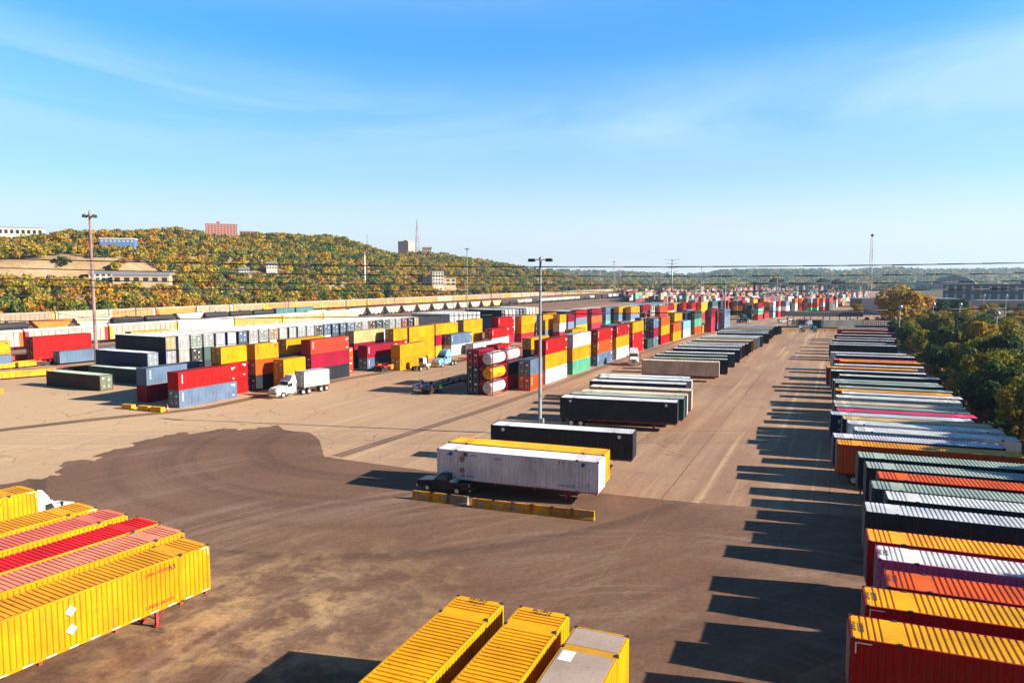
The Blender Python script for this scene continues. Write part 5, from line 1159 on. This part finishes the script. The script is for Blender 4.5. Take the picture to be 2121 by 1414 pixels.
# ---------------------------------------------------------------- person in a high-visibility vest
def person(loc,rz,label):
    t=empty('person',loc,rz,label,'person')
    J=[(0,0,.98),(0,.02,1.22),(0,.01,1.45),(0,0,1.55),(0,.02,1.68),(.02,.11,.93),(.06,.14,.50),(0,.15,.08),(.12,.16,.04),(-.02,-.11,.93),(.02,-.13,.50),(-.06,-.14,.08),(.06,-.15,.04),(0,.21,1.42),(.03,.27,1.15),(.16,.22,.95),(0,-.21,1.42),(.03,-.27,1.15),(.16,-.22,.95)]
    E_=[(0,1),(1,2),(2,3),(3,4),(0,5),(5,6),(6,7),(7,8),(0,9),(9,10),(10,11),(11,12),(2,13),(13,14),(14,15),(2,16),(16,17),(17,18)]
    Rr=[.15,.15,.13,.06,.11,.10,.075,.05,.045,.10,.075,.05,.045,.07,.05,.035,.07,.05,.035]
    me=bpy.data.meshes.new('body'); me.from_pydata(J,E_,[]); o=bpy.data.objects.new('tmp',me); COL.objects.link(o)
    md=o.modifiers.new('s','SKIN'); me.skin_vertices.new() if not me.skin_vertices else None
    for i,v in enumerate(me.skin_vertices[0].data): v.radius=(Rr[i],Rr[i]); v.use_root=(i==0)
    o.modifiers.new('d','SUBSURF').levels=1
    dg=bpy.context.evaluated_depsgraph_get(); dg.update(); bm_=bpy.data.meshes.new_from_object(o.evaluated_get(dg)); bpy.data.objects.remove(o)
    bm_.materials.clear(); bm_.materials.append(plain('skin',(.42,.22,.14),.6)); bm_.materials.append(plain('dark_trousers',(.02,.025,.05),.9))
    for p_ in bm_.polygons:
        p_.use_smooth=True
        if p_.center.z<.98: p_.material_index=1 if not (abs(p_.center.y)>.18 and p_.center.z>.85) else 0
    bm_.name='body'; obj('body',bm_,t)
    VM=plain('hi_vis_green',(.12,.80,.04),.6)
    m=MB().mat(VM); m.smooth=True; k=len(m.v); n=16
    for z,rx,ry in ((.93,.17,.22),(1.1,.165,.215),(1.35,.165,.24),(1.47,.13,.22),(1.53,.07,.10)):
        for i in range(n): a=2*math.pi*i/n; m.v.append((.01+rx*math.cos(a),ry*math.sin(a),z))
    for j in range(4):
        for i in range(n): m.face((k+j*n+i,k+j*n+(i+1)%n,k+(j+1)*n+(i+1)%n,k+(j+1)*n+i))
    for sy in (-1,1): m.beam((0,sy*.2,1.44),(.03,sy*.28,1.12),.085,10,.07); 
    m.build('vest',t)
    m=MB().mat(VM); m.smooth=True; m.lathe('z',(0.02,.02,1.74),[(0,.135),(.05,.13),(.11,.09),(.14,.02)],14); m.build('hard_hat',t)
    m=MB().mat(WHITEP); m.smooth=False; m.lathe('z',(.01,0,1.12),[(0,.222),(.05,.222)],16); m.build('reflective_band',t)
    m=MB().mat(bm_.materials[0]); m.smooth=True; m.lathe('z',(.02,.02,1.54),[(0,.05),(.04,.085),(.12,.10),(.2,.095),(.26,.05)],14); m.build('head',t)
person((-12.9,130.9,0),R_(70),'person in a bright green high-visibility vest, seen from behind beside the service truck')
# ---------------------------------------------------------------- light poles
def light_pole(x,y,h,kind,label,r=.28,mat=None):
    t=empty('light_pole',(x,y,0),R_(-24),label,'light pole','tall light poles of the yard'); mat=mat or STEELG
    m=MB().mat(mat); m.smooth=True; m.lathe('z',(0,0,0),[(0,r*1.25),(.3,r*1.25),(.32,r),(h,r*.55)],12); m.build('pole',t)
    m=MB().mat(CONC); m.smooth=False; m.lathe('z',(0,0,0),[(0,r*2.2),(.5,r*2.2)],14); m.build('footing',t)
    if kind=='cross':
        m=MB().mat(STEELG); m.box(-1.55,1.55,-.05,.05,h-.15,h-.03); m.lathe('z',(0,0,h-.2),[(0,.22),(.35,.22),(.5,.05)],10); m.build('crossarm',t)
        for x_ in (-1.35,-.62,.62,1.35) if False else (-1.45,-1.0,1.0,1.45):
            q=MB().mat(STEELD); q.prism([(x_-.24,h-.35),(x_+.24,h-.35),(x_+.15,h+.05),(x_-.15,h+.05)],-.25,.2); q.mat(WHITEP); q.quad((x_-.2,-.2,h-.36),(x_+.2,-.2,h-.36),(x_+.2,.15,h-.36),(x_-.2,.15,h-.36)); q.build('floodlight',t)
    else:
        m=MB().mat(STEELG); m.smooth=False; m.lathe('z',(0,0,h-.9),[(0,.9),(.12,.9)],12); m.lathe('z',(0,0,h-.4),[(0,.2),(.5,.25),(.7,.05)],10); m.build('lamp_ring',t)
        for k in range(8):
            a=k*math.pi/4; cx_,cy_=1.25*math.cos(a),1.25*math.sin(a); q=MB().mat(STEELD); q.beam((.8*math.cos(a),.8*math.sin(a),h-.8),(cx_,cy_,h-.75),.04); q.lathe('z',(cx_,cy_,h-1.2),[(0,.32),(.3,.28),(.65,.12)],10); q.build('floodlight',t)
    return t
lp=light_pole(3.7,95.6,23.2,'cross','tall grey light pole in the middle row, between the black containers',.26)
m=MB().mat(STEELG); m.box(.2,.62,-.5,.0,1.6,2.3); m.build('switch_box',lp)
RUSTP=plain('rusty_galvanised_pole',(.34,.20,.19),.6,.2,var=.4,vs=.6)
light_pole(-93.8,164.0,35.5,'ring','very tall rust-stained light mast at the left, ring of lamps on top',.42,RUSTP)
light_pole(80.4,276.1,22,'cross','light pole at the far end of the middle row',.28)
light_pole(-137.6,686.7,46,'ring','white light mast in front of the wooded hill',.8,WHITEP)
light_pole(-31,507.1,42.5,'ring','light mast left of centre among the rail tracks',.45)
light_pole(119,857,42.5,'ring','light mast right of centre, far off',.5)
light_pole(345,1336,44,'ring','farthest light mast, right of the tall power pole',.6)
light_pole(152,420,24,'cross','light pole by the gate canopy',.3); light_pole(236,640,30,'cross','light pole beyond the gantry cranes',.35)
# utility pole with crossarms
t=empty('power_pole',(177.2,812.5,0),R_(-20),'tall steel power pole with four pairs of crossarms','power pole'); m=MB().mat(STEELG); m.smooth=True; m.lathe('z',(0,0,0),[(0,1.15),(43.5,.45)],12); m.build('pole',t)
for z,w_ in ((42.5,8.5),(38.5,6.5),(34,9),(29.5,6.5)):
    m=MB().mat(STEELG)
    for s in (-1,1): m.beam((0,0,z-.6),(s*w_/1.0,0,z+.7),.28,6,.12); m.beam((s*w_*.97,0,z+.6),(s*w_*.97,0,z-.9),.12,6)
    m.build('crossarm',t)
# wooden poles of the rail line
for i,(px,D,hh_) in enumerate(((38,330,9),(120,318,11),(281,345,15),(475,420,16),(598,480,17),(612,520,10),(818,560,16),(838,585,22),(1018,700,18),(1175,830,18),(903,640,15))):
    x=(px-1060.5)/FPX*D; t=empty('utility_pole',(x,D,0),R_(-24),'wooden utility pole before the woods, %s from the left'%ordn(i),'utility pole','wooden poles along the far tracks'); m=MB().mat(WOOD); m.beam((0,0,0),(0,0,hh_),.22,8,.16); m.build('pole',t)
    m=MB().mat(WOOD); m.box(-1.2,1.2,-.08,.08,hh_-.9,hh_-.7); m.build('crossarm',t)
# overhead wires
WIRES=dict(a=(80,[(-90,24.0),(-55.73, 22.87), (-29.48, 22.03), (-3.18, 21.93), (23.12, 22.0), (55.76, 22.4),(90,23.2)]),b=(82,[(-90,22.9),(-57.19, 21.81), (-30.24, 21.21), (-3.27, 21.0), (23.72, 20.9), (57.22, 21.19),(90,22)]),c=(84,[(-90,21.5),(-58.65, 20.63), (-31.02, 19.97), (-3.35, 19.97), (24.32, 20.11), (58.66, 20.46),(90,21)]),d=(86,[(-90,20.5),(-60.1, 19.78), (-31.78, 19.33), (-3.43, 19.1), (24.92, 19.3), (60.13, 19.33),(90,20)]),e=(90,[(-95,14.6),(-63.16, 15.24), (-33.36, 16.07), (-3.6, 16.55), (26.14, 16.87), (63.06, 16.96),(95,17)]))
WIREM=plain('black_cable',(.015,.015,.02),.6)
for i,(k,(D,pts)) in enumerate(WIRES.items()):
    xs=np.array([p[0] for p in pts]); zs=np.array([p[1] for p in pts]); c2=np.polyfit(xs,zs,2 if k!='e' else 1); X_=np.linspace(-95,95,40); Z_=np.polyval(c2,X_)
    m=MB().mat(WIREM); m.smooth=True
    for a,b in zip(range(39),range(1,40)): m.beam((X_[a],D,Z_[a]),(X_[b],D,Z_[b]),.055 if i else .065,5)
    tag(m.build('overhead_wire'),'black overhead wire, %s from the top'%ordn(i),'wire','overhead wires crossing the view')
# light wires on wooden poles at left
m=MB().mat(WOOD); P=[((px-1060.5)/FPX*D,D,z) for px,D,z in ((-40,310,14),(281,345,15),(475,420,16),(598,480,17))]
for a,b in zip(P,P[1:]):
    pr=None
    for k in range(13):
        t_=k/12; q=tuple(a[j]+(b[j]-a[j])*t_ for j in range(2))+(a[2]+(b[2]-a[2])*t_-8*t_*(1-t_)*.5,)
        if pr: m.beam(pr,q,.09,4)
        pr=q
tag(m.build('telephone_cable'),'pale sagging cable strung between the wooden poles at left','cable')
# ---------------------------------------------------------------- gantry cranes
CR_=plain('crane_blue_grey',(.05,.075,.10),.5)
def gantry(x,y,rz,span,h,label):
    t=empty('gantry_crane',(x,y,0),rz,label,'gantry crane','gantry cranes over the far stacks')
    for sx in (-1,1):
        m=MB().mat(CR_)
        for sy in (-1,1):
            m.box(sx*span/2-.7,sx*span/2+.7,sy*5.5-.6,sy*5.5+.6,1.2,h); m.mat(RUBBER); m.lathe('x',(sx*span/2,sy*6.8,.8),[(-.5,.8),(.5,.8)],12); m.lathe('x',(sx*span/2,sy*4.6,.8),[(-.5,.8),(.5,.8)],12); m.mat(CR_)
        m.box(sx*span/2-.6,sx*span/2+.6,-7.5,7.5,1.2,2.4); m.build('leg_frame',t)
    m=MB().mat(CR_)
    for sy in (-1,1): m.box(-span/2-2,span/2+2,sy*5.2-.55,sy*5.2+.55,h-.1,h+1.7)
    for sx in (-1,1): m.box(sx*span/2-.5,sx*span/2+.5,-4.6,4.6,h+.1,h+1.5)
    m.build('girder',t)
    m=MB().mat(STEELD); m.box(-7,1,-4,4,h+1.75,h+4.0); m.box(-5.5,-2.5,-2,2,h+4,h+5.2); m.build('trolley',t)
    m=MB().mat(CR_); m.box(1.5,4,-1.4,1.4,h-3,h-.2); m.mat(GLASS); m.box(1.45,4.05,-1.45,1.45,h-2.4,h-1.2); m.build('operator_cab',t)
    m=MB().mat(STEELD)
    for a in (-5,-1): m.beam((a,-1,h),(a,-1,h-6),.07); m.beam((a,1,h),(a,1,h-6),.07)
    m.box(-9,3,-1.1,1.1,h-6.5,h-6); m.build('spreader',t)
ga=R_(3)
gantry(205,560,ga,36,17,'dark gantry crane over the far stacks, leftmost of three')
gantry(262,610,ga,38,16.5,'dark gantry crane over the far stacks, middle of three')
gantry(288,640,ga,34,16,'dark gantry crane over the far stacks, rightmost of three')
# ---------------------------------------------------------------- gate canopy
t=empty('gate_canopy',(133,316,0),R_(-4),'flat grey canopy on columns over the yard gate','canopy'); GR=plain('canopy_grey',(.09,.10,.11),.5)
m=MB().mat(GR); m.box(-14.5,16,-6,6,5.0,6.9); m.mat(WHITEP); m.box(16.01,16.12,-5.9,5.9,5.05,6.85); m.build('roof',t)
for x in (-12,-5,3,10,14.5):
    for y in (-4,4): m=MB().mat(STEELG); m.beam((x,y,0),(x,y,5.3),.22,8); m.build('column',t)
m=MB().mat(GR); m.box(-9,-4.5,-1.5,1.5,.15,3.2); m.mat(GLASS); m.box(-9.03,-4.47,-1.1,1.1,1.2,2.3); m.mat(WHITEP); m.box(-9.3,-4.2,-1.8,1.8,3.2,3.4); m.build('booth',t)
m=MB().mat(GR); m.box(-2,8,2,5,.15,3.0); m.build('office',t)
# corrugated fence behind the gate
m=MB().mat(STEELG); 
for k in range(60): x=128+k*.8; m.box(x,x+.72,334-(k*.28),334.08-(k*.28),0,2.6)
tag(m.build('metal_fence'),'grey corrugated metal fence behind the gate canopy','fence')
# ---------------------------------------------------------------- lattice towers
def lattice(x,y,z0,h,w0,w1,label,ball=False,red=True,name='lattice_tower',n=None,r=.1):
    t=empty(name,(x,y,z0),.4,label,'tower'); m=MB().mat(plain('tower_paint_white',(.6,.6,.6),.5) if not red else STEELG); n=n or int(h/ (w0*1.2)); 
    RM=plain('tower_red',(.34,.16,.14),.5)
    for k in range(n):
        za,zb=h*k/n,h*(k+1)/n; wa=w0+(w1-w0)*k/n; wb=w0+(w1-w0)*(k+1)/n
        m.mat(RM if (red and (k*6//n)%2==0) else STEELG)
        P=[(wa*math.cos(a),wa*math.sin(a),za) for a in (0,2.094,4.189)]; Q=[(wb*math.cos(a),wb*math.sin(a),zb) for a in (0,2.094,4.189)]
        for i in range(3): m.beam(P[i],Q[i],r,4); m.beam(P[i],Q[(i+1)%3],r*.6,4); m.beam(P[i],P[(i+1)%3],r*.6,4)
    m.build('lattice',t)
    if ball: m=MB().mat(BLACKP); m.smooth=True; m.lathe('z',(0,0,h),[(0,.1),(.3,.8),(.9,1.15),(1.5,.8),(1.8,.1)],14); m.build('ball',t)
    else: m=MB().mat(STEELG); m.beam((0,0,h),(0,0,h*1.12),r*1.3,5,r*.5); m.build('spike',t)
    return t
lattice(247,505,0,50,1.9,.9,'red and white lattice mast with a black ball on top',True,r=.09,n=26)
lattice(-219.5,1700,84,72,6,1,'slender red and white broadcast tower beside the tower block on the hill',r=.42,n=15)
lattice(-236,1200,66,28,1.4,.5,'small lattice mast on the hilltop, left of the tower block',red=False,r=.22,n=12)
lattice(-287,1200,70,18,1.0,.4,'smallest lattice mast on the wooded crest',red=False,r=.18,n=10)
lattice(210,1750,0,40,5,2,'pale lattice pylon in the valley, right of centre',red=False,r=.35,n=8)
# ---------------------------------------------------------------- buildings
BRK=plain('red_brick',(.34,.10,.075),.85,var=.2); BRN=plain('brown_brick',(.105,.075,.065),.85,var=.2); TANW=plain('tan_wall',(.50,.37,.22),.8); PALE=plain('pale_wall',(.60,.55,.48),.8); PINKW=plain('pinkish_concrete',(.45,.31,.26),.8); WHW=plain('white_wall',(.75,.73,.70),.7); ROOFG=plain('grey_metal_roof',(.25,.25,.27),.5); BLG=plain('blue_glass_wall',(.12,.22,.42),.3); WINL=plain('pale_window',(.42,.48,.52),.3)
def building(x,y,z,rz,w_,d,h,wall,rows,cols,label,roof=None,win=GLASS,name='building',ww=.55,wh=.5,cat='building',winname='window',gable=False,sides=True,topbox=None,maxwin=100):
    t=empty(name,(x,y,z),rz,label,cat); m=MB().mat(wall); m.box(-w_/2,w_/2,-d/2,d/2,-12 if z>3 else 0,h); m.build('walls',t)
    m=MB().mat(roof or ROOFG)
    if gable: m.prism([(-d/2-.6,h),(d/2+.6,h),(0,h+gable)],-w_/2-.5,w_/2+.5,0,'x')
    else: m.box(-w_/2-.3,w_/2+.3,-d/2-.3,d/2+.3,h,h+.7)
    r_=m.build('roof',t)
    if topbox: q=MB().mat(wall); q.box(*topbox); q.build('roof_house',r_)
    k=0
    for r in range(rows):
        for c in range(cols):
            if k>=maxwin: break
            cw=w_/cols; ch=h/rows; x0=-w_/2+cw*(c+.5); z0=ch*(r+.5); q=MB().mat(win); q.box(x0-cw*ww/2,x0+cw*ww/2,-d/2-.12,-d/2+.02,z0-ch*wh/2,z0+ch*wh/2); q.build(winname,t); k+=1
    return t
building(-394,1000,80,R_(21),40,16,15,BRK,5,10,'long red brick apartment slab on the crest of the wooded hill',topbox=(-6,-2,-3,3,15,19),ww=.62,wh=.5,win=PINKW)
building(-362,1012,77,R_(21),22,12,9,BRK,2,5,'lower red brick building right of the apartment slab')
building(-215,1500,70,R_(-30),26,22,28,PINKW,8,5,'pinkish tower block beside the broadcast tower',topbox=(-4,4,-4,4,28,31),ww=.5,wh=.35)
building(-535,800,68,R_(26),46,20,8,PALE,1,9,'long white building on the crest at the far left',win=GLASS)
building(-330,618,51,R_(15),26,12,3.4,BLG,1,8,'low blue glass building on the slope',win=WINL,roof=WHW)
building(-249,495,18,R_(18),34,16,5.5,TANW,1,6,'tan shed with a grey gabled roof at the foot of the wooded hill',gable=2.5,name='shed')
building(-196,1700,84,R_(0),22,12,8,PALE,2,5,'pale house with a gabled roof near the broadcast tower',gable=4,roof=BRK,name='house')
for i,(px,D,z,w_,h,wl,gb) in enumerate(((508,611,25,8,4,PALE,2),(565,643,30,9,4.5,PALE,2),(905,780,16,12,13,PALE,0),(920,800,14,24,8,TANW,0),(950,1500,22,36,7,PALE,2),(887,790,14,14,8,WHW,2),(1045,1800,8,30,9,WHW,0),(1080,1900,6,26,8,PALE,0),(1109,1950,4,14,22,BRK,0),(1130,2000,2,50,8,TANW,0),(1165,2100,4,40,8,PALE,0),(1010,1700,12,30,8,BRK,2),(995,1650,14,24,7,WHW,2),(215,500,20,14,5,PALE,2),(140,540,14,12,5,PALE,2))):
    x=(px-1060.5)/FPX*D; building(x,D,z,R_(20),w_,12,h,wl,2 if h<12 else 4,4,['small pale gabled house half hidden on the slope','small pale house higher on the slope','pale square building in the trees at the foot of the hill','long tan building beside the pale square one','pale building low on the hill end','white building left of the square one','white flat building on the valley floor','pale flat building on the valley floor','narrow red building standing above the tree belt','long tan building at the far tree belt','pale shed at the far tree belt','brick gabled building at the end of the hill','white gabled house at the end of the hill','pale house below the tan cliff','pale cabin at the left foot of the cliff'][i],gable=gb or False,name='house' if gb else 'building')
# right: long brown brick building, white building, warehouses, half dome
building(526,705,0,R_(-34),190,30,16,BRN,2,26,'long dark brown brick building with rows of tall pale windows, at right',win=WINL,ww=.34,wh=.62,name='brick_building',topbox=(-30,-18,-5,5,16,20))
building(462,600,0,R_(-20),66,24,10,WHW,2,7,'white and pink low office building in front of the brown brick one',ww=.7,wh=.3)
building(428,592,0,R_(-20),10,18,15,WHW,2,2,'plain white end tower of the low office building',ww=.2,wh=.2)
building(238,452,0,R_(-12),26,60,7.5,ROOFG,1,5,'long grey warehouse right of the gantry cranes',roof=PINKW,gable=2,name='warehouse')
building(300,560,0,R_(-12),70,30,6,BRN,1,6,'low brown shed behind the big golden tree')
building(345,500,0,R_(-15),50,18,6,PINKW,1,5,'low pinkish building between the dark green trees'); building(400,480,0,R_(-20),36,16,8,ROOFG,1,4,'grey flat building with a red sign',ww=.2)
building(470,470,0,R_(-20),80,18,7,WHW,1,8,'long white low store building at the right edge',ww=.5)
m=MB().mat(REDM); m.box(-2,2,-.2,.2,7,12); m.beam((0,0,0),(0,0,8),.3); o=m.build('store_sign',loc=(382,478,0)); tag(o,'small red sign on a post before the grey flat building','sign')
t=empty('half_dome_building',(895,1480,0),R_(-50),'huge grey half dome hall rising above the right-hand buildings','building'); m=MB().mat(plain('dome_grey',(.13,.14,.15),.6)); n=22; k=len(m.v)
for yy in (-8,0,18,40):
    sc={-8:1,0:1,18:.86,40:.55}[yy]
    for i in range(n+1): a=math.pi*i/n; m.v.append((44*sc*math.cos(a),yy,30*sc*math.sin(a)))
for j in range(3):
    for i in range(n): m.face((j*(n+1)+i,j*(n+1)+i+1,(j+1)*(n+1)+i+1,(j+1)*(n+1)+i))
m.face(list(range(n+1))); m.build('dome',t); m=MB().mat(ROOFG); m.box(-85,-44,0,30,0,14); m.box(44,85,0,30,0,14); m.build('wings',t)
m=MB().mat(GLASS)
for i in range(9): x=-32+i*8; hgt=math.sqrt(max(0,1-(x/44)**2))*30*.8; m.box(x-2.6,x+2.6,-8.2,-8.02,2,max(4,hgt))
m.build('arched_window',t)
# ---------------------------------------------------------------- trees
for i in range(104):      # distinct crowns in the belt behind the far line of autoracks
    u=112+i*10.6+rnd.uniform(-2.5,2.5); v=-349-rnd.uniform(0,9); x,y=UV(u,v); tn=rnd.choice(['golden','olive','green','dark green','olive','green','golden','orange'])
    s=rnd.uniform(.9,1.35); tree('far',(x,y,float(hh(np.array([u]),np.array([v]))[0])-.3),s,tn,'%s tree in the belt behind the far line of railcars'%tn,'%s trees of the belt behind the railcars'%tn,sz=rnd.uniform(.8,1.1))
g7=np.random.default_rng(70); n7=150; P7=g7.uniform(1040,1520,n7); D7=g7.uniform(1180,1420,n7)
forest('far_tree_belt',np.stack([(P7-1060.5)/FPX*D7,D7],1),np.zeros(n7)-.5,g7.uniform(1.2,1.9,n7),tints_for(g7,n7,np.full(n7,.45),0*P7),LEAFA,110,1.0,71)
# right: the grove along the fence, hand placed then filled
big=[((1860,680),2.25,'golden','big golden tree standing over the car park left of the dark green pair'),((1905,664),1.6,'orange','orange-gold tree right of the big golden one'),((1945,664),1.35,'dark green','dark green round tree, left of a pair'),((1978,664),1.35,'dark green','dark green round tree, right of a pair'),((1773,655),.85,'golden','small golden tree by the grey warehouse')]
def atp(px,py): 
    d=Vector((px-1060.5,0,0)); c,s=math.cos(PITCH),math.sin(PITCH); fx=(px-1060.5)/FPX; fy=(707-py)/FPX
    dy=c+fy*s; dz=-s+fy*c; t=-CAM_H/dz; return (fx*t,dy*t)
for (p,s,tn,lb) in big: x,y=atp(*p); tree('near',(x,y,0),s,tn,lb,None)
k=0
tr=random.Random(77)
for u in np.arange(104,330,6.4):
    for v0 in (23.0,30,39,49):
        v=v0+tr.uniform(-2.5,2.5); uu=u+tr.uniform(-2.2,2.2); x,y=UV(uu,v)
        if tr.random()<.08 or (v>41 and tr.random()<.30): continue
        tn=tr.choice(['green','olive','golden','green','olive','green','dark green','olive']); s=tr.uniform(.6,.95) if v<27 else tr.uniform(.7,1.15)
        hz_=tr.uniform(.95,1.3) if uu<215 and v<36 else tr.uniform(.8,1.1)
        tree('near',(x,y,-.2),s,tn,'%s tree in the thicket behind the right-hand row'%tn,'%s trees of the thicket'%tn,sz=hz_); k+=1
for u,v,s_,z_ in ((51,27,.95,1.42),(62,27.5,1.05,1.0),(69,25,1.0,1.05),(76,24.5,1.1,1.05),(84,24,1.15,1.1),(91,25,1.15,1.1),(98,24,1.2,1.1)):
    x,y=UV(u,v); tree('near',(x,y,-.2),s_,'green','tall green tree at the near end of the thicket, casting shade on the trailers','green trees of the thicket',sz=z_)
for i in range(34):
    px=tr.uniform(1880,2150); D=tr.uniform(270,470); x=(px-1060.5)/FPX*D; tn=tr.choice(['golden','orange','olive','green','dark green'])
    tree('near',(x,D,-.2),tr.uniform(.6,1.0),tn,'%s tree scattered over the car park at right'%tn,'%s trees of the car park'%tn,sz=.85)
# undergrowth along the fence
gg=np.random.default_rng(8); n=1500; U_=gg.uniform(46,330,n); V_=gg.uniform(18.5,56,n)**1.0; XX=UX*U_+VX*V_; YY=UY*U_+VY*V_
forest('undergrowth',np.stack([XX,YY],1),np.full(n,-.5),gg.uniform(.22,.42,n),tints_for(gg,n,np.full(n,.35),0*XX),LEAFA,40,1.3,31)
# parked cars
cr_=random.Random(4); PC=[(.6,.6,.62),(.05,.06,.08),(.75,.75,.75),(.30,.02,.02),(.10,.14,.22),(.25,.26,.27),(.02,.02,.02)]; PN=['silver','black','white','red','blue','grey','black']
lots=[((1985,690),8,6.5,2),((1795,664),9,4.2,1),((2030,742),7,5,1),((1900,664),8,5.5,1),((2070,715),6,5,1)]
k=0
for (p,n,stp,rows) in lots:
    x0,y0=atp(*p)
    for r in range(rows):
        for i in range(n):
            if cr_.random()<.15: continue
            j=cr_.randrange(7); o=obj('parked_car',CARM if cr_.random()<.6 else SUVM,None,(x0+i*3.0+r*2,y0+r*9+i*.6,0),PC[j]); o.rotation_euler=(0,0,R_(70)+cr_.choice((0,math.pi)))
            tag(o,'%s car parked beyond the thicket at right'%PN[j],'car','%s cars parked at right'%PN[j]); k+=1
for i,(px,py,c,lb,a,me) in enumerate(((1622,668,(.65,.68,.75),'white van-like car parked before the gate stacks',10,SUVM),(1765,667,(.7,.7,.7),'white car nose-on beside the grey fence',-95,SUVM),(1748,672,(.08,.1,.15),'dark car beside the gate canopy column',20,CARM),(1638,664,(.7,.7,.7),'second white car behind the first at the gate stacks',12,SUVM))):
    x,y=atp(px,py); o=obj('parked_car',me,None,(x,y,0),c); o.rotation_euler=(0,0,R_(a)); tag(o,lb,'car')
for i,(px,py) in enumerate(((1861,712),(1930,700),(1985,700),(2060,745),(2036,655),(2082,655))):
    x,y=atp(px,py); t=empty('utility_pole',(x,y,0),0,'grey pole rising from the thicket at right, %s from the left'%ordn(i),'utility pole','grey poles in the thicket'); m=MB().mat(STEELG); m.beam((0,0,0),(0,0,12),.2,8,.14); m.build('pole',t)
    m=MB().mat(STEELG); m.box(-1.2,1.2,-.08,.08,11,11.2); m.smooth=True; m.lathe('z',(0,-.2,11.3),[(0,.1),(.2,.5),(.8,.6),(1.2,.2)],12); m.build('lamp_head',t)
# ---------------------------------------------------------------- air
hm=bpy.data.materials.new('haze'); hm.use_nodes=True; hn=hm.node_tree.nodes; hl=hm.node_tree.links
for n_ in list(hn):
    if n_.type!='OUTPUT_MATERIAL': hn.remove(n_)
ho=[n_ for n_ in hn if n_.type=='OUTPUT_MATERIAL'][0]; pv=hn.new('ShaderNodeVolumePrincipled'); pv.inputs['Color'].default_value=(.48,.74,1,1); pv.inputs['Density'].default_value=.0001; pv.inputs['Anisotropy'].default_value=.3
hl.new(pv.outputs[0],ho.inputs['Volume'])
m=MB().mat(hm); m.box(-2600,4600,-120,5200,-1.5,215); hz=m.build('haze'); tag(hz,kind='stuff')
